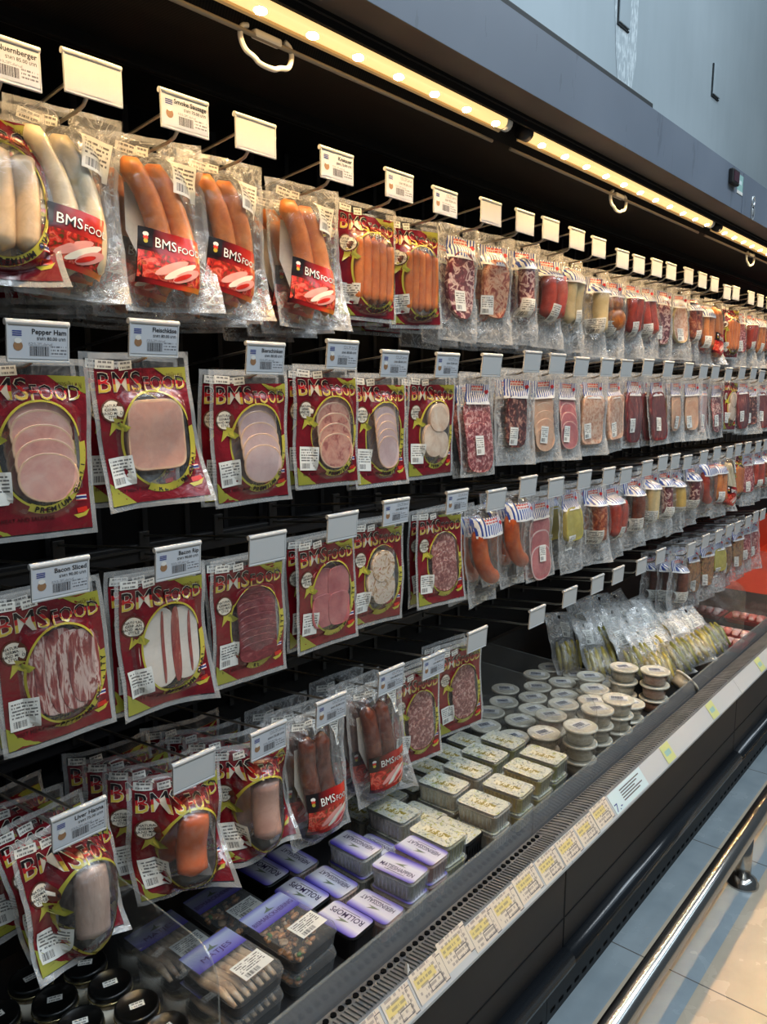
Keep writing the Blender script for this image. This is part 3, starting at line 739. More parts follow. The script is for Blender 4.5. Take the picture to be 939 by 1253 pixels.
def sticker(parent, S, u, v, w, h, rot=0., mat='sticker', off=.0014, name='sticker', title=None):
    b = MB(); ca, sa = math.cos(rot), math.sin(rot)
    fn = lambda a, c_: S.front(u + a * ca - c_ * sa, v + a * sa + c_ * ca, off)
    b.grid(fn, -w / 2, w / 2, -h / 2, h / 2, 6, 6, mat)
    if title:
        fo = lambda a, c_: S.front(u + a * ca - c_ * sa, v + a * sa + c_ * ca, off + .0005)
        b.text(fo, title, h * .13, 0, -h * .36, 'ink', 'C', .01)
    return b.build(name, parent, False)

def bms_print(t, S, win=(.010, .112, .049, .068), title=True, sidewin=True):
    w, h = S.w, S.h; F = lambda o: (lambda u, v: S.front(u, v, o))
    L, Rr, T, B = -w / 2 + .007, w / 2 - .007, .0075, h - S.top - .009
    cu, cv, ru, rv = win; k = 56; inner = ellipse(cu, cv, ru, rv, k, 2.15)
    outer = []
    for u, v in inner:
        du, dv = u - cu, v - cv
        ts = []
        if du: ts.append(((Rr if du > 0 else L) - cu) / du)
        if dv: ts.append(((B if dv > 0 else T) - cv) / dv)
        q = min(ts); outer.append((cu + du * q, cv + dv * q))
    for cx_, cy_ in ((L, T), (Rr, T), (L, B), (Rr, B)):
        i = min(range(k), key=lambda j: (outer[j][0] - cx_) ** 2 + (outer[j][1] - cy_) ** 2); outer[i] = (cx_, cy_)
    b = MB(); b.ring(F(.0005), inner, outer, 'print_red', 7)
    pr = b.build('red_print', t)
    b = MB()
    b.ring(F(.0009), ellipse(cu, cv, ru - .0005, rv - .0005, k, 2.15), ellipse(cu, cv, ru + .0025, rv + .0025, k, 2.15), 'print_yellow')
    # quality band on the lower right of the window
    def arc(r0, a0, a1, n_=14): return [(cu + (ru + r0) * math.cos(a0 + (a1 - a0) * i / n_), cv + (rv + r0) * math.sin(a0 + (a1 - a0) * i / n_)) for i in range(n_ + 1)]
    a0, a1 = R(-12), R(112); A, B_ = arc(-.001, a0, a1), arc(.0100, a0, a1); m = len(A)
    b.add([F(.0011)(*q) for q in A + B_], [(i, i + 1, m + i + 1, m + i) for i in range(m - 1)], 'print_yellow')
    b.poly(F(.0009), [(Rr - .052, T), (Rr, T), (Rr, T + .024), (Rr - .03, T + .016)], 'print_lime')
    b.poly(F(.0009), [(L, B - .034), (L + .042, B), (L, B)], 'print_lime')
    b.poly(F(.0012), [(L + .018, .078), (L + .034, .082), (L + .036, .100), (L + .024, .094), (L + .012, .104), (L + .016, .090)], 'print_yellow')
    b.poly(F(.0012), [(L + .028, .082), (L + .044, .094), (L + .036, .100), (L + .026, .092)], 'print_lime')
    fx, fy = Rr - .022, h - S.top - .058
    for q, cm in enumerate(('ink_red', 'print_white', 'ink_blue', 'ink_blue', 'print_white', 'ink_red')): b.grid(F(.0012), fx, fx + .017, fy + q * .0016, fy + (q + 1) * .0016, 2, 1, cm)
    b.poly(F(.0012), [(fx - .004, fy + .029), (fx + .010, fy + .027), (fx + .020, fy + .022), (fx + .014, fy + .031), (fx + .002, fy + .034)], 'print_yellow')
    b.poly(F(.0011), [(fx + .001, fy + .020), (fx + .016, fy + .018), (fx + .018, fy + .025), (fx + .002, fy + .027)], 'print_tomato')
    b.build('printed_trim', pr)
    b = MB()
    qs = 'PREMIUM QUALITY'
    for i, ch in enumerate(qs):
        if ch == ' ': continue
        a = R(106) - (R(112)) * (i + .5) / len(qs); rr = .0085
        uu, vv = cu + (ru + rr) * math.cos(a), cv + (rv + rr) * math.sin(a)
        ang = math.atan2(-(rv * math.cos(a)), ru * math.sin(a)) if False else math.atan2(rv * math.cos(a), ru * math.sin(a))
        b.text(F(.0017), ch, .0105, uu, vv + .0, 'ink', 'C', .035, ang)
    b.text(F(.0012), 'BEST MEAT AND SAUSAGE', .0075, L + .012, h - S.top - .026, 'print_dark', bold=.01)
    b.build('quality_lettering', pr)
    b = MB()
    for off, bold, m_ in ((.0011, .016, 'print_cream'), (.0017, .0, 'title_bands')):
        b.text(F(off), 'BMS', .042, L + .004, .041, m_, width=.070, bold=bold)
        b.text(F(off), 'FOOD', .030, L + .077, .041, m_, width=.069, bold=bold)
    b.build('brand_lettering', pr)
    b = MB(); b.text(F(.0012), 'เยอรมัน หมู', .009, Rr - .040, T + .014, 'print_dark', width=.034); b.build('corner_lettering', pr)
    b = MB(); bu, bv = L + .020, .068
    b.poly(F(.0014), ellipse(bu, bv, .0175, .0175, 20), 'print_brown'); b.poly(F(.0018), ellipse(bu, bv, .0150, .0150, 20), 'print_cream')
    for q, s_ in enumerate(('NATURAL', 'GERMAN', 'HAND MADE', 'STYLE')): b.text(F(.0022), s_, .0058, bu, bv - .0055 + q * .0055, 'ink', 'C', .01)
    b.build('round_badge', pr)
    return pr

def pieces_fan(t, S, mat, rim, cu=.012, n_=5, v0=.068, dv=.0195, ru=.042, rv=.034, drift=.0015, name='ham_slice', p=2.15):
    top = .0035 + .0013 * n_; S.blob(cu, v0 + dv * (n_ - 1) / 2 + .004, ru + .012, rv + dv * (n_ - 1) / 2 + .012, top + .0008, 3)
    for i in range(n_):
        b = MB(); S.disc(b, cu + drift * i, v0 + dv * i, ru, rv, .0015 + .0013 * i, .0020, mat, rim, p); b.build(name, t)

def make_bms(seed, content, **kw):
    opt = dict(w=.163, h=.232, curl=0., twist=0., wave=.002, corner=.0, wr=.0008)
    opt.update(kw); tubeish = content in ('liver', 'orange_tube', 'pink_tube')
    S = Sheet(opt['w'], opt['h'], seed, curl=opt['curl'], twist=opt['twist'], wave=opt['wave'], corner=opt['corner'], wr=opt['wr'], side=opt.get('side', 0))
    t = thing('meat_pack')
    win = (.011, .114, .054, .071); stk = (-.050, .158, .038, .044)
    if content == 'ham_fan': pieces_fan(t, S, 'ham_pink', 'ham_rim')
    elif content == 'ham_fan_pale': pieces_fan(t, S, 'ham_pale', 'ham_rim')
    elif content == 'ham_fan_mosaic': pieces_fan(t, S, 'ham_mosaic', 'ham_rim', ru=.044)
    elif content == 'ham_fan_light': pieces_fan(t, S, 'ham_pale', 'ham_rim', ru=.033, n_=6, dv=.0155)
    elif content == 'loaf':
        S.blob(.010, .112, .056, .072, .0105, 4); b = MB(); S.disc(b, .010, .108, .046, .054, .0012, .008, 'loaf_pink', 'ham_rim', 5); b.build('meat_loaf', t)
    elif content == 'bacon_sliced':
        S.blob(.008, .114, .054, .076, .0105, 4)
        for i in range(5):
            b = MB(); S.disc(b, -.022 + .0155 * i, .112 + .002 * (i % 2), .024, .064 - .004 * abs(i - 2), .0012 + .0010 * i, .002, 'bacon_streak', 'bacon_streak', 3); b.build('bacon_slice', t)
    elif content == 'bacon_rip':
        S.blob(.006, .114, .060, .078, .0105, 4)
        for q, (cu, ru, rv, of, m_) in enumerate(((-.014, .036, .066, .0012, 'bacon_fat'), (.034, .027, .062, .0012, 'bacon_fat'), (.018, .008, .063, .0070, 'bacon_lean'), (-.006, .0028, .060, .0074, 'bacon_lean'), (.044, .0028, .052, .0070, 'bacon_lean'))):
            b = MB(); S.disc(b, cu, .112, ru, rv, of, .0062 if q < 2 else .0012, m_, m_, 2.8); b.build('bacon_strip', t)
    elif content == 'beef':
        S.blob(.012, .114, .050, .070, .0095, 3)
        for i in range(9):
            b = MB(); S.disc(b, .012, .060 + .0128 * i, .042, .018, .0012 + .0007 * i, .0022, 'beef_dark', 'beef_dark', 3); b.build('beef_slice', t)
    elif content == 'ham_tile':
        S.blob(.010, .114, .053, .072, .0085, 3)
        for q, (cu, cv) in enumerate(((-.012, .088), (.030, .090), (-.014, .140), (.028, .142))):
            b = MB(); S.disc(b, cu, cv, .029, .034, .0012 + .0012 * q, .002, 'ham_rose', 'ham_rose', 3.5); b.build('ham_slice', t)
    elif content == 'aspic':
        S.blob(.010, .114, .052, .072, .011, 2.6)
        for q, (cu, cv, ru, rv) in enumerate(((.010, .088, .036, .034), (.012, .136, .036, .036), (-.016, .120, .024, .030))):
            b = MB(); S.disc(b, cu, cv, ru, rv, .001, .0085 - q * .001, 'aspic', 'aspic', 2.2); b.build('jelly_meat_slice', t)
    elif content == 'salami':
        S.blob(.010, .114, .052, .072, .0095, 3)
        for q, cv in enumerate((.078, .100, .124, .146)):
            b = MB(); S.disc(b, .010, cv, .042, .036, .001 + .0013 * q, .002, 'salami_brown', 'salami_brown', 2.15); b.build('salami_slice', t)
    elif content == 'chicken':
        S.blob(.010, .108, .054, .074, .014, 2.4)
        for q, (cu, cv, ru, rv) in enumerate(((.018, .080, .034, .032), (.000, .130, .034, .038), (.034, .142, .022, .030))):
            b = MB(); S.disc(b, cu, cv, ru, rv, .001, .0105 - .002 * q, 'chicken_white', 'chicken_white', 2.3); b.build('poultry_piece', t)
    elif content == 'pale_sausages' or content == 'franks':
        m_ = 'sausage_pale' if content == 'pale_sausages' else 'frankfurter'; n_, r = (3, .0165) if content == 'pale_sausages' else (5, .0108)
        S.blob(.010, .116, .062, .084, r * 2.2, 3.2)
        for i in range(n_):
            cu = .010 + (i - (n_ - 1) / 2) * r * 1.9; b = MB(); S.sausage(b, [(cu, .046 + .004 * abs(i - 1)), (cu + .006, .09), (cu + .004, .14), (cu - .002, .180)], r, m_, .35, .95); b.build('sausage', t)
        win = (.010, .116, .056, .074); stk = (-.052, .165, .036, .040)
    elif tubeish:
        m_ = {'liver': 'liver_grey', 'orange_tube': 'tube_orange', 'pink_tube': 'tube_pink'}[content]; r = .026
        S.blob(.012, .100, .052, .082, r * 1.95, 2.4)
        b = MB(); S.sausage(b, [(.014, .045), (.014, .09), (.012, .12), (.010, .156)], r, m_, .9, .8, 18, .85); b.build('tube_sausage', t)
        win = (.010, .103, .050, .064); stk = (-.048, .140, .038, .042)
    S.film(t); KP = bms_print(t, S, win)
    sticker(t, S, *stk, rot=R(rnd.uniform(-6, 6)), off=.0022)
    sticker(t, S, -.058, .001, .030, .013, R(4), 'date_sticker', .0016, 'date_sticker'); sticker(t, S, -.025, .003, .022, .013, R(-5), 'date_sticker', .0016, 'date_sticker')
    return t, S

def make_sleeve(seed, mat, r=.0178, **kw):
    opt = dict(w=.160, h=.262, curl=-.03, twist=.01, wave=.005, corner=.02, wr=.0022); opt.update(kw)
    S = Sheet(opt['w'], opt['h'], seed, top=.020, curl=opt['curl'], twist=opt['twist'], wave=opt['wave'], corner=opt['corner'], wr=opt['wr'])
    t = thing('sausage_pack'); dark = mat == 'sausage_brown'
    S.blob(-.010, .122, .062, .112, r * 2.25, 3.4)
    for i in range(2):
        b = MB(); cu = -.036 + i * .036
        if dark: S.sausage(b, [(cu, .02), (cu + .004, .09), (cu + .006, .16), (cu + .016, .222)], r, mat, .3, .9, 14)
        else: S.sausage(b, [(cu - .022, .020 + .006 * i), (cu + .022, .06), (cu + .044, .14), (cu + .020, .216)], r, mat, .3, .9, 14)
        b.build('sausage', t)
    b = MB(); b.poly(lambda u, v: S.mid(u, v, -.0012), [(-.052, .05), (-.02, .05), (.02, .17), (-.03, .19), (-.056, .12)], 'backing_white'); b.build('backing_card', t)
    S.film(t, mat='film_crinkled')
    tc, ts = (math.cos(R(9)), math.sin(R(9))) if not dark else (1., 0.)
    def F(o):   # the sleeve sits a little askew on the pouch
        def fn(u, v):
            du, dv = u + .008, v - .165
            return S.front(-.008 + du * tc - dv * ts, .165 + du * ts + dv * tc, o)
        return fn
    b = MB(); u0, u1, v0, v1 = -.058, .042, .126, .208
    b.grid(F(.0007), u0, u1, v0, v1, 14, 12, 'sleeve_print'); sl = b.build('printed_sleeve', t)
    b = MB()
    b.grid(F(.0011), u0, u0 + .022, v0, v0 + .028, 4, 4, 'print_black')
    for q, cm in enumerate(('print_white', 'print_tomato', 'print_yellow')): b.poly(F(.0015), ellipse(u0 + .011, v0 + .010 + q * .005, .0045 - q * .0006, .0035, 10), cm, 1)
    b.grid(F(.0011), u0 + .001, u1 - .001, v0 + .034, v1 - .008, 10, 6, 'meat_photo')
    for q, (cu, cv, ru, rv, an, cm) in enumerate(((-.006, .178, .030, .0065, -.5, 'print_pink'), (.008, .181, .030, .0055, -.55, 'print_cream'), (.018, .186, .024, .0075, -.5, 'print_pink'), (.012, .189, .016, .0035, -.5, 'print_tomato'))):
        ca, sa = math.cos(an), math.sin(an)
        b.poly(F(.0014 + .0003 * q), [(cu + (p_[0] * ca - p_[1] * sa), cv + (p_[0] * sa + p_[1] * ca)) for p_ in ellipse(0, 0, ru, rv, 14)], cm, 3)
    b.build('meat_picture', sl)
    b = MB()
    for off, bold, m_ in ((.0014, .03, 'print_black'), (.0019, .0, 'print_white')):
        b.text(F(off), 'BMS', .021, u0 + .026, v0 + .026, m_, width=.034, bold=bold); b.text(F(off), 'FOOD', .014, u0 + .063, v0 + .026, m_, width=.036, bold=bold)
    b.build('brand_lettering', sl)
    if not dark: sticker(t, S, .040, .040, .050, .056, R(8), off=.0012)
    else: sticker(t, S, .044, .030, .032, .046, R(6), off=.0012)
    sticker(t, S, -.045, .002, .032, .014, R(10), 'date_sticker', .0012, 'date_sticker'); sticker(t, S, -.019, .003, .020, .014, R(2), 'date_sticker', .0012, 'date_sticker')
    return t, S

def make_stripe(seed, content, **kw):
    opt = dict(w=.148, h=.248, curl=-.008, twist=0., wave=.003, corner=.006, wr=.0014, header=True, card=True); opt.update(kw)
    S = Sheet(opt['w'], opt['h'], seed, top=.018, curl=opt['curl'], twist=opt['twist'], wave=opt['wave'], corner=opt['corner'], wr=opt['wr'])
    t = thing('meat_pack'); hw = .047
    def slab(mat, rim, cv=.115, ru=.044, rv=.068, T=.008, p=4, name='meat_slab'):
        ru *= 1.15; rv *= 1.12; cv += .010
        S.blob(0, cv, ru + .012, rv + .012, T + .0025, 3.4); b = MB(); S.disc(b, 0, cv, ru, rv, .001, T, mat, rim, p); b.build(name, t)
    def tubes(mat, n_, r, v0=.045, v1=.165, bend=.0, name='sausage'):
        S.blob(0, (v0 + v1) / 2, r * n_ * 1.05 + .014, (v1 - v0) / 2 + .014, r * 2.25, 3)
        for i in range(n_):
            cu = (i - (n_ - 1) / 2) * r * 2.08; b = MB()
            S.sausage(b, [(cu, v0), (cu + bend, (v0 * 2 + v1) / 3), (cu + bend, (v0 + 2 * v1) / 3), (cu, v1)], r, mat, .5, .9, 14); b.build(name, t)
    def fan(mat, rim, n_=5, ru=.038, rv=.030, dv=.022, v0=.066, p=2.2): pieces_fan(t, S, mat, rim, 0, n_, v0 + .014, dv, ru * 1.15, rv * 1.12, .001, 'meat_slice', p)
    {'salami_slab': lambda: fan('salami', 'salami', 4, .048, .040, .030, .072, 3),
     'dark_speckled': lambda: slab('salami_dark', 'salami_dark', .106, .034, .062),
     'ham_fan': lambda: fan('peach_ham', 'ham_rim'),
     'pink_ham': lambda: fan('ham_rose', 'ham_pink', 4, .040, .036, .026),
     'cream': lambda: slab('cream_speckle', 'cream_speckle', .112, .044, .066, .008, 6),
     'cream_block': lambda: slab('cream_speckle', 'cream_speckle', .108, .052, .062, .014, 7),
     'raw_ham': lambda: slab('raw_ham', 'raw_ham', .118, .050, .076, .008, 5),
     'peach': lambda: fan('peach_ham', 'ham_rim', 2, .038, .052, .030, .086, 2.6),
     'pale_pink': lambda: slab('ham_pale', 'ham_pink', .116, .034, .070),
     'purple_salami': lambda: fan('mosaic_purple', 'salami', 3, .042, .036, .036, .078, 3),
     'mosaic_purple': lambda: slab('mosaic_purple', 'mosaic_purple', .108, .038, .070, .012, 2.6),
     'mosaic_orange': lambda: slab('mosaic_orange', 'mosaic_orange', .104, .036, .064, .012, 3),
     'brown_stick': lambda: tubes('mosaic_purple', 1, .022, .04, .17),
     'brown_sausage': lambda: tubes('sausage_red', 2, .021, .05, .165, .012),
     'cream_long': lambda: tubes('stick_cream', 2, .019, .03, .17),
     'pale_tube': lambda: tubes('stick_cream', 1, .024, .045, .175),
     'yellow_tube': lambda: tubes('stick_yellow', 1, .024, .045, .150),
     'hock': lambda: (S.blob(0, .105, .052, .070, .040, 2.4), MB().ball(S.mid(0, .075, .016), .030, .020, .028, 'hock_brown').build('smoked_meat', t), MB().ball(S.mid(.004, .125, .018), .038, .024, .036, 'hock_brown').build('smoked_meat', t)),
     'red_tubes': lambda: tubes('sausage_red', 2, .0175, .045, .165),
     'orange_long': lambda: tubes('sausage_orange', 2, .018, .03, .175, .008),
     'brown_red': lambda: tubes('sausage_chili', 2, .019, .04, .165),
     'cream_mosaic': lambda: slab('cream_speckle', 'stick_cream', .105, .036, .064, .012, 2.4),
     'chili': lambda: tubes('sausage_chili', 1, .024, .045, .175, .004),
     'brown_long': lambda: tubes('sausage_brown', 1, .022, .045, .18, .006),
     'cheese': lambda: slab('cheese_green', 'cheese_green', .090, .038, .046, .014, 4, 'cheese_block'),
     'ham_long': lambda: fan('ham_rose', 'ham_pale', 3, .046, .044, .044, .08, 2.6),
     'ring': lambda: (S.blob(.008, .104, .062, .112, .046, 3), S.sausage(MB(), [(-.024, .038), (-.034, .10), (-.012, .165), (.046, .172)], .0205, 'ring_orange', .4, .9, 16, 1, 20).build('sausage', t)),
     'ring_red': lambda: (S.blob(.008, .104, .062, .112, .046, 3), S.sausage(MB(), [(-.024, .038), (-.034, .10), (-.012, .165), (.040, .165)], .019, 'sausage_red', .4, .9, 16, 1, 20).build('sausage', t)),
     'red_salami': lambda: slab('salami', 'salami', .10, .040, .066),
     'herbs': lambda: slab('herring_herbs', 'herring_herbs', .10, .040, .066, .012, 2.4),
     }[content]()
    S.film(t, mat='film_crinkled')
    F = lambda o: (lambda u, v: S.front(u, v, o))
    if opt['header']:
        b = MB(); b.grid(F(.0007), -hw, hw, .010, .058, 12, 6, 'blue_stripes'); hd = b.build('striped_header', t)
        b = MB(); b.grid(F(.0012), -hw * .55, hw * .45, .014, .027, 8, 3, 'red_lettering')
        b.poly(F(.0014), [(hw * .55, .026), (hw * .8, .022), (hw * .95, .028), (hw * .75, .034)], 'ink_red', 1); b.build('red_lettering', hd)
    if not opt['card']: sticker(t, S, .018, .215, .036, .034, R(14), off=.0012)
    if opt['card']: sticker(t, S, rnd.uniform(-.03, .005), .155, .032, .046, R(rnd.uniform(-8, 8)), off=.0012)
    return t, S

PACKS = {}
def pack(kind, var=0):
    key = (kind, var)
    if key in PACKS: return PACKS[key]
    br, ct = kind.split(':'); seed = hash_str(kind) + 17 * var
    r = random.Random(seed)
    if br == 'bms': t, S = make_bms(seed, ct, **BMS_OPT.get((ct, var), dict(wave=r.uniform(.001, .003), curl=r.uniform(-.012, .004), twist=r.uniform(-.01, .01), corner=r.uniform(0, .010))))
    elif br == 'sleeve': t, S = make_sleeve(seed, ct, **SLV_OPT.get((ct, var), dict(curl=r.uniform(-.045, -.01), twist=r.uniform(-.02, .02), corner=r.uniform(.01, .03))))
    else:
        o = dict(curl=r.uniform(-.02, .0), twist=r.uniform(-.012, .012), corner=r.uniform(0, .012))
        if br == 'clear': o.update(wr=.0026, wave=.005, header=True, w=.135, h=.265)
        if br == 'ring': o.update(wr=.002, card=False, w=.125, h=.255)
        t, S = make_stripe(seed, ct, **o)
    PACKS[key] = t
    # hide the source until it is used: it is moved to its first place by hang()
    t['_fresh'] = 1
    return t
def hash_str(s): return sum((i + 1) * ord(c) for i, c in enumerate(s)) % 9973

BMS_OPT = {('liver', 0): dict(wave=.008, curl=-.02, twist=.03, corner=.04, wr=.0025, h=.198, w=.156),
           ('orange_tube', 0): dict(wave=.012, curl=-.02, twist=-.04, corner=.04, wr=.003, side=.02, h=.205),
           ('pink_tube', 0): dict(wave=.012, curl=-.02, twist=.05, corner=.04, wr=.003, side=.02, h=.205),
           ('ham_fan', 0): dict(wave=.0012, curl=-.004, h=.246, w=.168), ('loaf', 0): dict(wave=.006, curl=-.018, corner=.03, twist=-.01),
           ('bacon_rip', 0): dict(wave=.003, curl=-.012, corner=.03), ('pale_sausages', 0): dict(wave=.003, curl=-.05, corner=.05, h=.24)}
SLV_OPT = {}
DESC = {'bms:pale_sausages': 'red printed pack of pale grilled sausages', 'bms:franks': 'red printed pack of orange frankfurters', 'bms:ham_fan': 'red printed pack of fanned pepper ham', 'bms:loaf': 'red printed pack of square pink meat loaf',
        'bms:ham_fan_pale': 'red printed pack of fanned pale ham', 'bms:ham_fan_mosaic': 'red printed pack of mottled ham slices', 'bms:ham_fan_light': 'red printed pack of narrow pale ham slices', 'bms:chicken': 'red printed pack of white poultry pieces',
        'bms:bacon_sliced': 'red printed pack of streaky sliced bacon', 'bms:bacon_rip': 'red printed pack of fat white bacon strips', 'bms:beef': 'red printed pack of dark beef slices', 'bms:ham_tile': 'red printed pack of rosy ham slices',
        'bms:aspic': 'red printed pack of jellied meat', 'bms:salami': 'red printed pack of brown salami slices', 'bms:liver': 'crumpled red pack of grey liver sausage', 'bms:orange_tube': 'crumpled red pack of bright orange tube sausage', 'bms:pink_tube': 'crumpled red pack of brownish pink tube sausage',
        'sleeve:sausage_white': 'clear pack of thick white sausages', 'sleeve:sausage_orange': 'clear pack of orange smoked sausages', 'sleeve:sausage_brown': 'clear pack of dark brown dry sausages'}
MEATD = {'mosaic_purple': 'purple marbled salami', 'mosaic_orange': 'orange marbled brawn', 'brown_stick': 'dark marbled sausage', 'brown_sausage': 'red-brown sausages', 'cream_long': 'long cream sausages', 'pale_tube': 'pale yellow tube sausage', 'hock': 'brown smoked meat',
         'red_tubes': 'straight red sausages', 'cream_mosaic': 'cream mottled brawn', 'brown_red': 'spotted brown sausages', 'orange_long': 'long orange sausages', 'red_salami': 'red salami', 'salami_slab': 'speckled red salami', 'dark_speckled': 'dark speckled salami',
         'ham_fan': 'fanned peach ham', 'pink_ham': 'rose ham slices', 'cream': 'cream speckled slices', 'cream_block': 'thick cream speckled block', 'raw_ham': 'dark raw ham', 'peach': 'peach oval slices', 'pale_pink': 'pale pink meat', 'purple_salami': 'purple salami slices',
         'ring': 'curved orange ring sausage', 'ring_red': 'curved red ring sausage', 'ham_long': 'long rosy ham slices', 'cheese': 'green-yellow cheese', 'chili': 'speckled reddish sausage', 'brown_long': 'long brown sausage', 'yellow_tube': 'golden tube sausage', 'herbs': 'dark herbed meat'}
ROWN = {1: 'top', 2: 'second', 3: 'third', 4: 'lowest'}
LINE = ['front', 'second', 'third', 'fourth', 'fifth']

def hang(kind, var, row, i, x, z, y, depth, rot=(0, 0, 0)):
    src = pack(kind, var)
    if src.get('_fresh'):
        del src['_fresh']; o = src; kids_of(src)
        for c_ in kids_of(src): kids_of(c_)
    else:
        keep = None
        if depth > 0: keep = lambda c_: not c_.name.split('.')[0] in ('quality_lettering', 'round_badge', 'printed_trim', 'corner_lettering', 'meat_picture', 'red_lettering')
        o = copy_tree(src, None, keep)
    o.location = (x, y, z); o.rotation_euler = rot
    br, ct = kind.split(':')
    d = DESC.get(kind) or ('blue-striped clear pack of ' if br == 'stripe' else 'wrinkled blue-striped pack of ') + MEATD[ct]
    tag(o, '%s, %s peg of %s row, %s on peg' % (d, ORD[i], ROWN[row], LINE[depth]), 'meat pack', 'packs hanging in the %s row' % ROWN[row])
    return o

# ------------------------------------------------------------------ peg hooks with tickets
def ticket_mesh(name, price, blank):
    b = MB(); w, h = .0785, .0405
    F = lambda o: (lambda u, v: (u, -.0016 - o, -v))
    b.grid(F(0), -w / 2, w / 2, .0035, .0035 + h, 1, 1, 'tag_white' if blank else 'ticket')
    if not blank:
        for q in range(3): b.grid(F(.0003), -.034, -.022, .009 + q * .0026, .0105 + q * .0026, 1, 1, 'ink_blue')
        b.poly(F(.0003), ellipse(-.027, .028, .0062, .0062, 14), 'pic_brown', 1); b.poly(F(.0004), ellipse(-.027, .0215, .005, .0035, 10), 'paper_bits', 1)
        if name: b.text(F(.0003), name, .0092, .037, .0125, 'ink', 'R', .02)
        else: b.grid(F(.0003), .002, .037, .006, .0125, 1, 1, 'small_print')
        b.text(F(.0003), 'ราคา ' + price + ' บาท', .0062, .036, .0200, 'ink', 'R', .012)
        b.grid(F(.0003), -.012, .014, .028, .040, 1, 1, 'barcode'); b.grid(F(.0003), -.013, .018, .0235, .0268, 1, 1, 'small_print'); b.grid(F(.0003), .016, .037, .027, .040, 1, 1, 'small_print')
    return b
def make_hook(name=None, price='80.00', blank=True, ypeg=1.385):
    t = thing('peg_hook')
    b = MB(); L = ypeg - 1.0
    b.tube([(0, L, -.066), (0, .10, -.036), (0, .045, -.032), (0, .028, -.028), (0, .016, -.018), (0, .010, -.004)], .0027, 'wire', 8); b.build('prong', t)
    b = MB(); b.tube([(.0, L, -.028), (.0, .012, .016), (.0, .006, .0195)], .0024, 'wire', 8); b.build('label_arm', t)
    b = MB(); b.box(-.012, .012, L - .004, L + .006, -.076, -.018, 'wire_dark', .002); b.build('back_bracket', t, False)
    b = MB(); w = .0412
    b.box(-w, w, -.0008, .0012, -.0255, .020, 'tag_white'); b.tube([(-w - .001, .0012, .0215), (w + .001, .0012, .0215)], .0042, 'tag_white', 12)
    b.box(-w, w, -.0026, .0012, -.0285, -.0255, 'tag_white', .0006); b.box(-w, -w + .002, -.0022, 0, -.026, .019, 'tag_white'); b.box(w - .002, w, -.0022, 0, -.026, .019, 'tag_white')
    hd = b.build('label_holder', t, False)
    tk = ticket_mesh(name, price, blank).build('price_ticket', hd, False); tk.location = (0, 0, .0205)
    return t
HOOK_BLANK = make_hook(); kids_of(HOOK_BLANK); [kids_of(c_) for c_ in kids_of(HOOK_BLANK)]
HOOK_USED = [False]; TILT = random.Random(5)
def hook(row, i, x, z, printed=None, tilt=0):
    if printed is None:
        if not HOOK_USED[0]: o = HOOK_BLANK; HOOK_USED[0] = True
        else: o = copy_tree(HOOK_BLANK)
        d = 'blank white tag'
    else:
        o = make_hook(printed[0], printed[1], False); d = ('tag reading ' + printed[0]) if printed[0] else 'printed price tag'
    o.location = (x, 1.0, z)
    hd = next(c_ for c_ in bpy.data.objects[o.name].children if c_.name.startswith('label_holder'))
    a = R({1: 0, 2: 7, 3: 4.6, 4: 3.4}[row] + TILT.uniform(-.6, .6)); hd.rotation_euler = (a, 0, 0)
    p = Vector((0, .0012, .0215)); hd.location = p - Matrix.Rotation(a, 3, 'X') @ p
    tag(o, 'steel peg hook with %s, %s along the %s row' % (d, ORD[i], ROWN[row]), 'peg hook', 'peg hooks of the %s row' % ROWN[row])

ROWS = {
1: [(0.473, 1.893), (0.586, 1.904), (0.729, 1.896), (0.863, 1.897), (1.049, 1.89), (1.224, 1.89), (1.375, 1.885), (1.551, 1.894), (1.702, 1.896), (1.829, 1.898), (1.975, 1.895), (2.108, 1.891), (2.269, 1.879), (2.391, 1.878), (2.535, 1.884), (2.661, 1.887), (2.826, 1.89), (2.971, 1.89), (3.106, 1.889), (3.261, 1.874), (3.374, 1.88), (3.586, 1.88), (3.728, 1.88), (3.87, 1.88), (4.01, 1.88), (4.15, 1.88)],
2: [(0.489, 1.561), (0.662, 1.573), (0.874, 1.551), (1.061, 1.563), (1.213, 1.55), (1.393, 1.551), (1.571, 1.555), (1.761, 1.568), (1.893, 1.566), (2.035, 1.561), (2.202, 1.563), (2.343, 1.563), (2.512, 1.569), (2.692, 1.567), (2.891, 1.566), (3.053, 1.564), (3.192, 1.565), (3.357, 1.559), (3.541, 1.567), (3.711, 1.568), (3.845, 1.555), (3.99, 1.56), (4.13, 1.56)],
3: [(0.497, 1.245), (0.686, 1.237), (0.868, 1.229), (1.057, 1.241), (1.218, 1.25), (1.437, 1.247), (1.604, 1.232), (1.757, 1.251), (1.908, 1.233), (2.081, 1.239), (2.246, 1.235), (2.376, 1.226), (2.548, 1.235), (2.687, 1.244), (2.808, 1.241), (2.937, 1.228), (3.118, 1.234), (3.276, 1.24), (3.444, 1.233), (3.563, 1.237), (3.709, 1.237), (3.873, 1.233), (4.01, 1.235), (4.15, 1.235)],
4: [(0.5, 0.881), (0.699, 0.884), (0.859, 0.878), (1.02, 0.883), (1.202, 0.89), (1.353, 0.88), (1.531, 0.895), (1.826, 0.885), (2.017, 0.901), (2.2, 0.903), (2.353, 0.903), (2.545, 0.899), (2.718, 0.905), (3.04, 0.877), (3.206, 0.886), (3.373, 0.881), (3.518, 0.885), (3.636, 0.883), (3.799, 0.888), (3.924, 0.895), (4.044, 0.892)]}
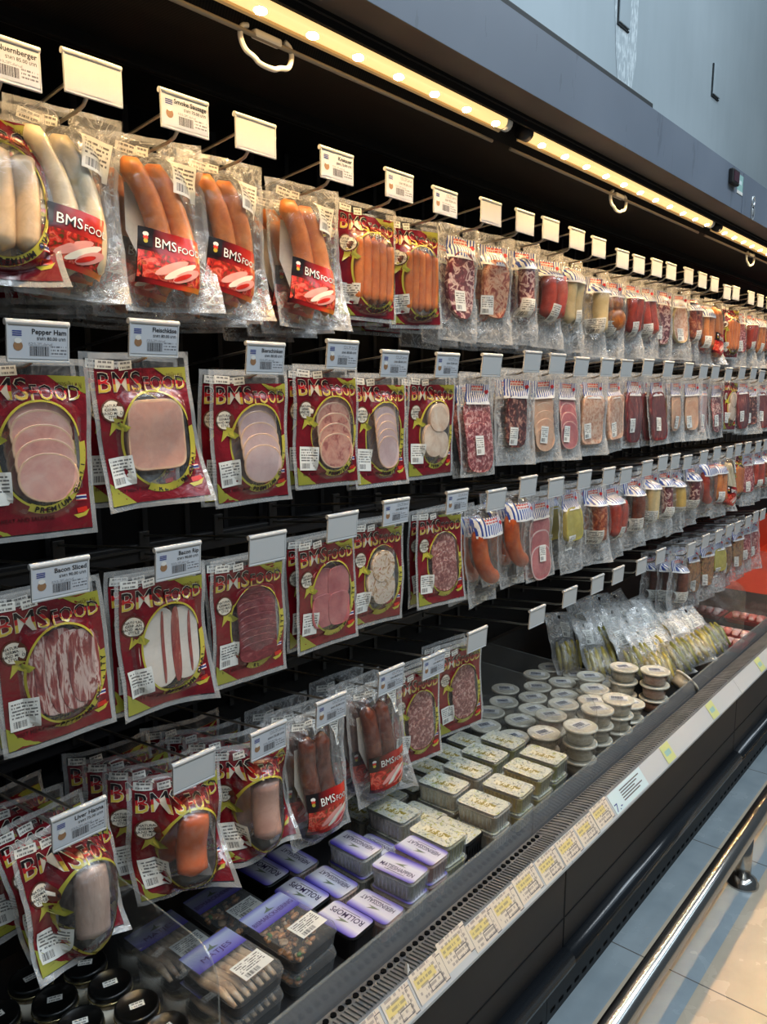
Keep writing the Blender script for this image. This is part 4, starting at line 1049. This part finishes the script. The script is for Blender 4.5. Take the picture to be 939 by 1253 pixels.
PRINT = {(1, 0): ('Nuernberger', '85.00'), (1, 2): ('Smoke Sausage', '75.00'), (1, 4): ('Krakauer', '75.00'), (1, 5): (None, '95.00'), (1, 6): (None, '95.00'),
         (2, 0): ('Pepper Ham', '80.00'), (2, 1): ('Fleischkäse', '80.00'), (2, 2): ('Bierschinken', '80.00'), (2, 3): (None, '80.00'), (2, 4): (None, '80.00'), (2, 5): (None, '75.00'),
         (3, 0): ('Bacon Sliced', '90.00'), (3, 1): ('Bacon Rip', '90.00'), (3, 4): (None, '80.00'), (3, 5): (None, '80.00'),
         (4, 0): ('Liver Hanna', '75.00'), (4, 2): (None, '75.00'), (4, 3): (None, '95.00'), (4, 4): (None, '80.00'), (4, 5): (None, '80.00')}
KINDS_ROW = {
1: ['bms:pale_sausages', 'sleeve:sausage_white', 'sleeve:sausage_orange', 'sleeve:sausage_orange', 'sleeve:sausage_orange', 'bms:franks', 'bms:franks', 'clear:mosaic_purple', 'clear:mosaic_orange', 'clear:brown_stick', 'clear:brown_sausage', 'clear:cream_long', 'clear:pale_tube', 'clear:hock', 'clear:red_tubes', 'clear:red_tubes', 'clear:mosaic_purple', 'clear:cream_mosaic', 'clear:brown_red', 'clear:orange_long', 'sleeve:sausage_orange', 'bms:franks', 'clear:red_salami', 'clear:red_tubes', 'clear:orange_long', 'clear:brown_red'],
2: ['bms:ham_fan', 'bms:loaf', 'bms:ham_fan_pale', 'bms:ham_fan_mosaic', 'bms:ham_fan_light', 'bms:chicken', 'stripe:salami_slab', 'stripe:dark_speckled', 'stripe:ham_fan', 'stripe:pink_ham', 'stripe:cream', 'stripe:cream_block', 'stripe:raw_ham', 'stripe:raw_ham', 'stripe:peach', 'stripe:peach', 'stripe:pale_pink', 'stripe:purple_salami', 'bms:chicken', 'stripe:raw_ham', 'stripe:dark_speckled', 'stripe:raw_ham', 'stripe:purple_salami'],
3: ['bms:bacon_sliced', 'bms:bacon_rip', 'bms:beef', 'bms:ham_tile', 'bms:aspic', 'bms:salami', 'ring:ring', 'ring:ring', 'stripe:ham_long', 'clear:cheese', 'clear:chili', 'clear:brown_sausage', 'clear:brown_long', 'clear:pale_tube', 'clear:brown_stick', 'clear:yellow_tube', 'clear:brown_stick', 'ring:ring_red', 'clear:orange_long', 'sleeve:sausage_white', 'bms:franks', 'clear:red_salami', 'clear:brown_sausage', 'clear:chili'],
4: ['bms:liver', 'bms:orange_tube', 'bms:pink_tube', 'sleeve:sausage_brown', 'sleeve:sausage_brown', 'bms:salami', 'bms:salami', None, None, None, None, None, None, 'clear:brown_long', 'clear:herbs', 'clear:herbs', 'clear:cheese', 'clear:herbs', 'clear:herbs', 'clear:red_salami', 'clear:red_salami']}
for row, pegs in ROWS.items():
    for i, (x, z) in enumerate(pegs):
        hook(row, i, x, z, PRINT.get((row, i)))
        kind = KINDS_ROW[row][i]
        if kind is None: continue
        r = random.Random(row * 100 + i)
        yh = {1: 1.085, 2: 1.045, 3: 1.05, 4: 1.05}[row]
        br, ct = kind.split(':')
        thick = br in ('sleeve', 'clear', 'ring') or ct in ('liver', 'orange_tube', 'pink_tube', 'pale_sausages', 'franks')
        nd = {1: 4 if i < 5 else 3, 2: 2 if i < 7 else 3, 3: 2, 4: 4 if i < 3 else 3}[row]
        same = [k for k in range(i) if KINDS_ROW[row][k] == kind]
        for d in range(nd):
            var = (len(same) + d) % 2 if d == 0 else d % 2
            y = yh + d * ((.072 if row == 4 and i < 3 else .056) if thick else .025) + r.uniform(-.002, .002); yl = y - 1.0
            zp = z - .036 - (yl - .10) * .105 if yl > .1 else z - .032 - (yl - .045) * .073
            gap = (pegs[i + 1][0] - x) if i + 1 < len(pegs) else .13
            yaw = {1: -9, 2: -3, 3: -3, 4: -5}[row] if gap > .15 else -13
            rot = (R(r.uniform(-2, 1)), R(r.uniform(-2.5, 2.5)), R(yaw + r.uniform(-2.5, 2.5)))
            if row == 4 and i < 3: rot = (R(-7), R(r.uniform(-5, 4)), R((4, -16, -20)[i] + r.uniform(-3, 3)))
            hang(kind, var if not (row == 4 and i < 3) else 0, row, i, x + r.uniform(-.0015, .0015), zp - .0038, y, d, rot)

# ------------------------------------------------------------------ goods in the well
def tub(w, l, h, fill, lidm, body='tub_clear', deep=.86, lip=.003, name='food_tub', text=None, tdir=0, ribs=True):
    """A rectangular tub, origin at its base, long side along y."""
    t = thing(name); hx, hy = w / 2, l / 2
    b = MB(); b.loft([rrect(0, 0, hx * deep, hy * deep, .010, 0), rrect(0, 0, hx * (deep + .04), hy * (deep + .04), .012, h * .3), rrect(0, 0, hx * .97, hy * .97, .013, h * .86), rrect(0, 0, hx, hy, .014, h * .88), rrect(0, 0, hx, hy, .014, h * .93)], body, True, False)
    if ribs:
        k = 9
        for i in range(k):
            yy = -hy * .72 + 1.44 * hy * i / (k - 1); b.box(hx * .93, hx * .955, yy - .0018, yy + .0018, h * .12, h * .8, body); b.box(-hx * .955, -hx * .93, yy - .0018, yy + .0018, h * .12, h * .8, body)
        for i in range(6):
            xx = -hx * .66 + 1.32 * hx * i / 5; b.box(xx - .0018, xx + .0018, -hy * .955, -hy * .93, h * .12, h * .8, body)
    b.build('tub_body', t, False)
    if fill:
        b = MB(); b.loft([rrect(0, 0, hx * deep * .95, hy * deep * .95, .009, h * .04), rrect(0, 0, hx * .92, hy * .92, .011, h * .80)], fill); b.build('filling', t, False)
    b = MB(); b.loft([rrect(0, 0, hx * 1.01, hy * 1.01, .014, h * .90), rrect(0, 0, hx * 1.01, hy * 1.01, .014, h * .955), rrect(0, 0, hx * .985, hy * .985, .013, h * .985), rrect(0, 0, hx * .95, hy * .95, .012, h * .97)], 'tub_clear' if body != 'tub_black' else 'tub_black')
    ld = b.build('lid', t, False)
    b = MB(); pts = [(p[0], p[1]) for p in rrect(0, 0, hx * .93, hy * .93, .010, 0)]
    zt = h * .985 + .0006
    if lidm == 'purple_label':
        k = len(pts); uvs = [((p[0] / (hx * .93) + 1) / 2, (p[1] / (hy * .93) + 1) / 2) for p in pts]
        if tdir in (0, 2): uvs = [(q[1], q[0]) for q in uvs]
        if tdir == 2 or tdir == 3: uvs = [(q[0], 1 - q[1]) for q in uvs]
        b.add([(p[0], p[1], zt) for p in pts], [tuple(range(k))], lidm, uvs)
    else: b.poly(lambda u, v: (u, v, zt), pts, lidm, 1)
    # lettering: tdir 0 reads towards -y with tops to +x, 2 the other way round
    if text:
        if tdir == 0: fn = lambda u, v: (-v, -u, zt + .0005)
        elif tdir == 2: fn = lambda u, v: (v, u, zt + .0005)
        else: fn = lambda u, v: (u, -v, zt + .0005)
        wid = (l if tdir in (0, 2) else w) * .74
        if text == '~':
            b.grid(fn, -wid * .40, wid * .40, -.004, .016, 1, 1, 'herb_script')
        else:
            b.text(fn, text, .021 if len(text) < 10 else .018, 0, .016, 'print_plum', 'C', .012, width=wid)
            b.grid(fn, -wid * .3, wid * .3, .020, .0215, 1, 1, 'ink_soft')
            b.poly(fn, [(-.016, -.004), (.0, -.010), (.012, -.014), (.003, -.006), (.014, -.003), (.0, -.003)], 'pic_fish', 1)
    b.build('lid_label', ld, False)
    return t
plain('print_plum', srgb(46, 26, 74), .4)
plain('pic_fish', srgb(120, 130, 110), .4)
n = NT('herb_script')
u, v, uvv = n.uv()
cb = n.new('CombineXYZ'); n.link(n.math('MULTIPLY', u, 11.0), cb.inputs[0]); n.link(n.math('MULTIPLY', v, 1.6), cb.inputs[1])
n.end(n.pbr(n.mix(n.math('GREATER_THAN', n.noise(cb.outputs[0], 1.0, 2, .5, 1.0), .52), srgb(226, 220, 196), srgb(150, 132, 40)), .35))
TUBS = {}
def put(key, maker, loc, rz, label, cat, group):
    if key not in TUBS:
        o = maker(); TUBS[key] = o; kids_of(o); [kids_of(c_) for c_ in kids_of(o)]
    else: o = copy_tree(TUBS[key])
    o.location = loc; o.rotation_euler = (0, 0, rz); tag(o, label, cat, group); return o
ZF = .430
def stack(key, maker, h, x, y, n_, rz, desc, cat, group):
    for k in range(n_):
        pos = '' if n_ == 1 else (', top of its stack' if k == n_ - 1 else (', bottom of its stack' if k == 0 else ', middle of its stack'))
        put(key, maker, (x + (.001 if k % 2 else 0), y, ZF + k * (h + .0008)), rz + (R(1.5) if k % 2 else 0), desc + pos, cat, group)
HB = .048
yel = lambda f, l='herb_lid', bd='tub_clear': (lambda: tub(.080, .118, HB, f, l, bd, text='~', tdir=0))
G = 'herb butter tubs in the well'
for i, (x, y, n_, f, d) in enumerate((
    (1.284, .934, 2, 'butter_green', 'herb-lidded green tub in the front line beside the fish tubs'),
    (1.455, .924, 2, 'cream_spread', 'herb-lidded cream tub beside the black-sided tub'),
    (1.562, .922, 2, 'butter_yellow', 'herb-lidded tub, third stack along the front glass'),
    (1.668, .927, 2, 'butter_yellow', 'yellow-sided herb-lidded tub, fourth stack along the front glass'),
    (1.764, .935, 2, 'butter_green', 'herb-lidded green tub against the first round tubs'),
    (1.292, 1.066, 2, 'cream_spread', 'shaded herb-lidded tub of the second line, behind the fish tubs'),
    (1.385, 1.055, 1, 'cream_spread', 'low herb-lidded tub of the second line behind the black-sided tub'),
    (1.470, 1.052, 2, 'cream_spread', 'herb-lidded tub of the second line behind the cream tub'),
    (1.572, 1.050, 2, 'cream_spread', 'herb-lidded tub, fourth of the second line'),
    (1.672, 1.062, 2, 'butter_green', 'herb-lidded green tub, fifth of the second line'),
    (1.772, 1.066, 2, 'butter_green', 'herb-lidded green tub, last of the second line by the divider'),
    (1.300, 1.195, 1, 'cream_spread', 'dark shaded herb-lidded tub, first of the back line'),
    (1.398, 1.190, 1, 'cream_spread', 'shaded herb-lidded tub, second of the back line'),
    (1.490, 1.182, 1, 'cream_spread', 'shaded herb-lidded tub, third of the back line'),
    (1.588, 1.182, 1, 'cream_spread', 'shaded herb-lidded tub, fourth of the back line'),
    (1.690, 1.190, 1, 'butter_green', 'shaded herb-lidded tub, fifth of the back line'),
    (1.790, 1.192, 1, 'butter_green', 'shaded herb-lidded tub, last of the back line'))):
    stack('herb' + f, yel(f), HB, x, y, n_, R((i * 37 % 5) - 2), d, 'food tub', G)
stack('herbblack', lambda: tub(.080, .118, .056, None, 'herb_lid', 'tub_black', text='~', tdir=0), .056, 1.370, .948, 1, R(1), 'black-sided herb-lidded tub standing low between two stacks', 'food tub', G)
G = 'purple labelled fish tubs'
def fish(fill, text, tdir, h=.045, body='tub_clear', w=.070, l=.112): return lambda: tub(w, l, h, fill, 'purple_label', body, text=text, tdir=tdir, ribs=body == 'tub_clear')
stack('hs', fish('salad_pink', 'HERINGSSALAT', 2), .045, 1.212, .925, 2, R(-2), 'purple herring salad tub reading HERINGSSALAT beside the green herb stack', 'food tub', G)
stack('mh', fish('salad_white', 'MATJESHAPPEN', 0), .045, 1.136, .922, 2, R(2), 'white-sided tub with purple label reading MATJESHAPPEN', 'food tub', G)
stack('hs', None, .045, 1.214, 1.050, 1, R(1), 'purple salad tub behind the HERINGSSALAT stack', 'food tub', G)
stack('hh', fish('salad_white', 'HERINGSSALAT', 2), .045, 1.136, 1.046, 2, R(-1), 'shaded purple tub behind the MATJESHAPPEN stack', 'food tub', G)
stack('hs', None, .045, 1.058, .922, 1, R(2), 'low purple tub reading HERINGSSALAT beside the front ROLLMOPS', 'food tub', G)
stack('hs', None, .045, 1.058, 1.044, 1, R(-1), 'low purple tub reading HERINGSSALAT behind another of its kind', 'food tub', G)
stack('hs', None, .045, 1.060, 1.166, 1, R(0), 'low shaded purple tub, rearmost of the herring salads', 'food tub', G)
for y, d in ((.934, 'black-rimmed purple tub reading ROLLMOPS nearest the front glass'), (1.052, 'black-rimmed purple tub reading ROLLMOPS, middle of three'), (1.172, 'shaded black-rimmed ROLLMOPS tub, rearmost of three')):
    stack('rm', fish('tub_black', 'ROLLMOPS', 2, .056, 'tub_black', .072, .108), .056, .981, y, 1, R(2), d, 'food tub', G)
# clear trays
def tray(fill, text, label):
    def mk():
        t = thing('fish_tray'); hx, hy, h = .0575, .080, .045
        b = MB(); b.loft([rrect(0, 0, hx * .9, hy * .92, .012, 0), rrect(0, 0, hx * .97, hy * .98, .014, h * .7), rrect(0, 0, hx, hy, .015, h * .72), rrect(0, 0, hx, hy, .015, h * .78), rrect(0, 0, hx * .95, hy * .96, .014, h), rrect(0, 0, hx * .93, hy * .94, .013, h)], 'tub_clear'); b.build('tray_shell', t, False)
        b = MB(); r = random.Random(len(fill))
        b.loft([rrect(0, 0, hx * .86, hy * .88, .012, .003), rrect(0, 0, hx * .88, hy * .9, .012, .008)], 'tub_black'); b.build('tray_base', t, False)
        if fill == 'herring':
            for k in range(7):
                b = MB(); xx = -hx * .78 + k * hx * .26
                b.tube([(xx, -hy * .78, .022), (xx + .004, -hy * .3, .027), (xx - .002, hy * .2, .027), (xx + .002, hy * .7, .024)], [.004, .0075, .008, .005], 'herring', 10, .8); b.build('herring_fillet', t)
        else:
            b = MB()
            for k in range(70): b.ball((r.uniform(-.044, .044), r.uniform(-.06, .035), .016 + r.uniform(0, .018)), r.uniform(.004, .010), r.uniform(.004, .010), r.uniform(.003, .006), r.choice(['herring_herbs', 'herring_herbs', 'herring', 'print_green' if k % 4 == 0 else 'herring_herbs']), 7, 5)
            b.build('fish_pieces', t)
        b = MB(); fn = lambda u, v: (u, -v, h + .0006)
        b.grid(fn, -hx * .92, hx * .92, -hy * .93, -hy * .22, 1, 1, 'purple_label_soft')
        if text: b.text(lambda u, v: (u, -v, h + .0011), text, .016, 0, -hy * .40, 'print_violet', 'C', .0, width=hx * (1.1 if len(text) < 8 else 1.7))
        b.poly(lambda u, v: (u, -v, h + .0011), [(-.012, -hy * .62), (.0, -hy * .70), (.004, -hy * .78), (.004, -hy * .66), (.014, -hy * .60), (.0, -hy * .60)], 'pic_fish', 1); b.build('tray_label', t, False)
        b = MB(); b.grid(lambda u, v: (u, -v, h + .0008), -hx * .25, hx * .86, hy * .16, hy * .70, 1, 1, 'sticker'); b.build('sticker', t, False)
        return t
    return mk
n = NT('purple_label_soft')
u, v, uvv = n.uv()
n.end(n.pbr(n.ramp(v, [(0, srgb(96, 80, 176)), (.35, srgb(150, 146, 200)), (.8, srgb(196, 200, 220)), (1, srgb(120, 116, 190))]), .3, coat=.3))
plain('print_violet', srgb(96, 66, 120), .4)
G = 'clear fish trays'
for key, mk, x, y, n_, d in (('bis', tray('herring_herbs', 'BISMARCKHERING', ''), .870, .985, 2, 'clear tray of herbed fish under a label reading BISMARCKHERING'),
                             ('mat', tray('herring', 'MATJES', ''), .738, .985, 2, 'clear tray of herring fillets under a label reading MATJES'),
                             ('bis', None, .868, 1.160, 1, 'shaded tray of herbed fish behind the BISMARCKHERING tray'),
                             ('mat', None, .736, 1.160, 1, 'shaded tray of fillets behind the MATJES tray')):
    stack(key, mk, .0460, x, y - .01, n_, R(1), d, 'fish tray', G)
# jars with black lids
def jar():
    t = thing('glass_jar')
    MB().lathe([(.028, .001), (.0305, .004), (.0305, .046), (.028, .052)], 0, 0, 'jar_brown', 24).build('contents', t)
    MB().lathe([(.031, 0), (.032, .003), (.032, .048), (.029, .054), (.029, .056)], 0, 0, 'tub_clear', 24).build('jar_body', t)
    ld = MB().lathe([(.0335, .0535), (.0340, .055), (.0340, .062), (.0328, .0655), (.0303, .0662), (.0296, .0650)], 0, 0, 'lid_black', 28).build('lid', t)
    MB().lathe([(.0342, .0525), (.0348, .0530), (.0348, .0548), (.0340, .0555)], 0, 0, 'lid_rim', 28).build('lid_rim', ld)
    b = MB(); b.grid(lambda u, v: (u * .94 - v * .34, -(v * .94 + u * .34), .0654), -.011, .011, -.006, .006, 1, 1, 'date_sticker'); b.build('price_sticker', ld, False)
    MB().lathe([(.0323, .008), (.0323, .042)], 0, 0, 'print_cream', 24).build('paper_label', t)
    return t
pos = [(.612, .925), (.528, .942), (.545, 1.005), (.555, 1.075), (.562, 1.145), (.470, .985), (.480, 1.055), (.488, 1.125), (.405, 1.02), (.412, 1.09), (.495, 1.195), (.42, 1.16)]
pos = [(.559, .900), (.556, .972), (.553, 1.044), (.550, 1.116), (.486, .936), (.483, 1.008), (.480, 1.080), (.477, 1.152), (.412, .972), (.409, 1.044), (.406, 1.116)]
JL = ['nearest the front corner of the divider', 'second back along the divider', 'third back along the divider', 'fourth back along the divider', 'first of the middle file', 'second of the middle file', 'third of the middle file', 'fourth of the middle file', 'first of the outer file', 'second of the outer file', 'third of the outer file']
for (x, y), d in zip(pos, JL): stack('jar', jar, .0668, x, y, 2, R(rnd.uniform(-20, 20)), 'black-lidded glass jar, ' + d, 'jar', 'black lidded jars')
# round tubs
def rtub(fill):
    def mk():
        t = thing('round_tub'); h = .046
        MB().lathe([(.036, 0), (.037, .002), (.0435, h * .80), (.0465, h * .82), (.0465, h * .86)], 0, 0, 'tub_clear', 28).build('tub_body', t)
        MB().lathe([(.034, .002), (.0415, h * .76)], 0, 0, fill, 28).build('filling', t)
        ld = MB().lathe([(.0475, h * .84), (.048, h * .87), (.048, h * .95), (.046, h * .985), (.043, h * .985), (.042, h * .965)], 0, 0, 'round_lid', 30).build('lid', t)
        b = MB(); b.grid(lambda u, v: (u, -v, h * .992), -.028, .028, -.018, .018, 1, 1, 'print_white'); b.grid(lambda u, v: (u, -v, h * .995), -.022, .014, -.013, .006, 1, 1, 'barcode_blue'); b.grid(lambda u, v: (u, -v, h * .995), -.024, .024, .008, .016, 1, 1, 'small_print'); o = b.build('sticker', ld, False); o.rotation_euler = (0, 0, R(-38)); o.location = (.002, .0, 0)
        return t
    return mk
G = 'round tubs in the well'
RT = [(2.433, .999, 3), (2.470, .905, 3), (2.262, .905, 2), (2.160, .900, 3), (2.050, .915, 3), (1.910, .900, 3), (1.895, 1.005, 2), (2.350, .960, 1), (2.395, 1.100, 2), (2.300, 1.040, 2), (2.205, 1.000, 2), (2.120, 1.060, 2), (2.020, 1.050, 2),
      (2.490, 1.100, 1), (2.490, 1.200, 1), (2.395, 1.205, 1), (2.295, 1.145, 1), (2.205, 1.105, 1), (2.120, 1.165, 1), (2.020, 1.155, 1), (1.905, 1.110, 1), (1.915, 1.215, 1), (2.300, 1.250, 1), (2.205, 1.215, 1), (2.110, 1.270, 1), (2.010, 1.260, 1), (2.400, 1.310, 1), (2.210, 1.325, 1), (2.500, 1.305, 1), (1.910, 1.320, 1)]
for i, (x, y, n_) in enumerate(RT):
    f = 'pink_spread' if i in (1, 7, 12, 20) else 'cream_spread'
    lin = 'front' if y < .95 else ('second' if y < 1.08 else ('third' if y < 1.18 else 'rear'))
    k = sorted([q for q in RT if (q[1] < .95) == (y < .95) and (q[1] < 1.08) == (y < 1.08) and (q[1] < 1.18) == (y < 1.18)]).index((x, y, n_))
    stack('round' + f, rtub(f), .0462, x, y, n_, R(rnd.uniform(-25, 25)), 'round tub with white lid and barcode, %s of the %s line' % (ORD[k], lin), 'food tub', G)
o = copy_tree(TUBS['roundcream_spread']); o.location = (2.585, .862, .478); o.rotation_euler = (R(38), R(35), R(20)); tag(o, 'round tub lying tilted against the front glass by the pepper bags', 'food tub', G)

# bags of pickled peppers
def pepper_bag(seed, mat):
    r = random.Random(seed); t = thing('pepper_bag')
    S = Sheet(.124, .235, seed, top=.02, curl=r.uniform(-.03, .01), twist=r.uniform(-.03, .03), wave=.008, corner=.02, wr=.004)
    S.blob(0, .148, .062, .070, .048, 3)
    for k in range(9):
        cu = -.040 + .010 * k; b = MB(); z0 = .088 + r.uniform(0, .02); ly = .010 + .014 * (k % 3)
        P = [(cu + r.uniform(-.004, .004), S.y0(cu, .13) - ly, -z0), (cu + r.uniform(-.004, .004), S.y0(cu, .13) - ly - .003, -z0 - .035), (cu, S.y0(cu, .15) - ly, -z0 - .075), (cu + r.uniform(-.006, .006), S.y0(cu, .15) - ly, -z0 - .105)]
        b.tube(P, [.004, .0105, .0095, .0025], mat, 9); b.build('pepper', t)
    S.film(t, 16, 22, 'film_hazy', cmat='film_crinkled')
    sticker(t, S, r.uniform(-.02, .02), .048, .044, .056, R(r.uniform(-15, 15)), off=.0016)
    return t
PB = [pepper_bag(501, 'pepper_yellow'), pepper_bag(502, 'pepper_green'), pepper_bag(503, 'pepper_yellow')]
for q in PB: kids_of(q)
used = set(); cnt = 0; rp = random.Random(77)
for rowk, (yb, zb, tilt, xa, xb) in enumerate(((1.03, .628, -43, 2.64, 3.11), (1.125, .640, -40, 2.61, 3.11), (1.215, .650, -34, 2.58, 3.10), (1.300, .660, -24, 2.56, 3.10))):
    x = xa; k = 0
    while x < xb:
        s_ = (rowk + k) % 3
        if s_ not in used: o = PB[s_]; used.add(s_)
        else: o = copy_tree(PB[s_])
        o.location = (x, yb + rp.uniform(-.02, .02), zb + rp.uniform(-.015, .015)); o.rotation_euler = (R(tilt + rp.uniform(-5, 5)), R(rp.uniform(-12, 12)), R(-16 + rp.uniform(-8, 8)))
        tag(o, 'clear bag of pickled yellow-green peppers, %s in the %s line of the heap' % (ORD[k], ['front', 'second', 'third', 'rear'][rowk]), 'bag', 'bags of pickled peppers'); x += .108 + rp.uniform(-.005, .006); k += 1
# meat trays in the red section
def mtray():
    t = thing('meat_tray')
    MB().loft([rrect(0, 0, .055, .08, .012, 0), rrect(0, 0, .065, .09, .014, .022), rrect(0, 0, .060, .085, .012, .022), rrect(0, 0, .052, .076, .010, .006)], 'tray_red').build('tray', t, False)
    for k in range(4):
        b = MB(); b.tube([(-.045 + .006 * k, -.06 + .035 * k, .024), (0, -.056 + .036 * k, .034), (.045, -.06 + .035 * k, .024)], [.012, .018, .012], 'ham_raw_pink', 10, .6); b.build('meat_slice', t)
    return t
for k, (x, y) in enumerate(((3.30, .93), (3.44, .94), (3.30, 1.12), (3.44, 1.13), (3.72, .95), (3.72, 1.14))):
    put('mtray', mtray, (x, y, ZF), 0, 'red tray of pink and white meat slices, %s in the red section' % ORD[k], 'meat tray', 'red meat trays')
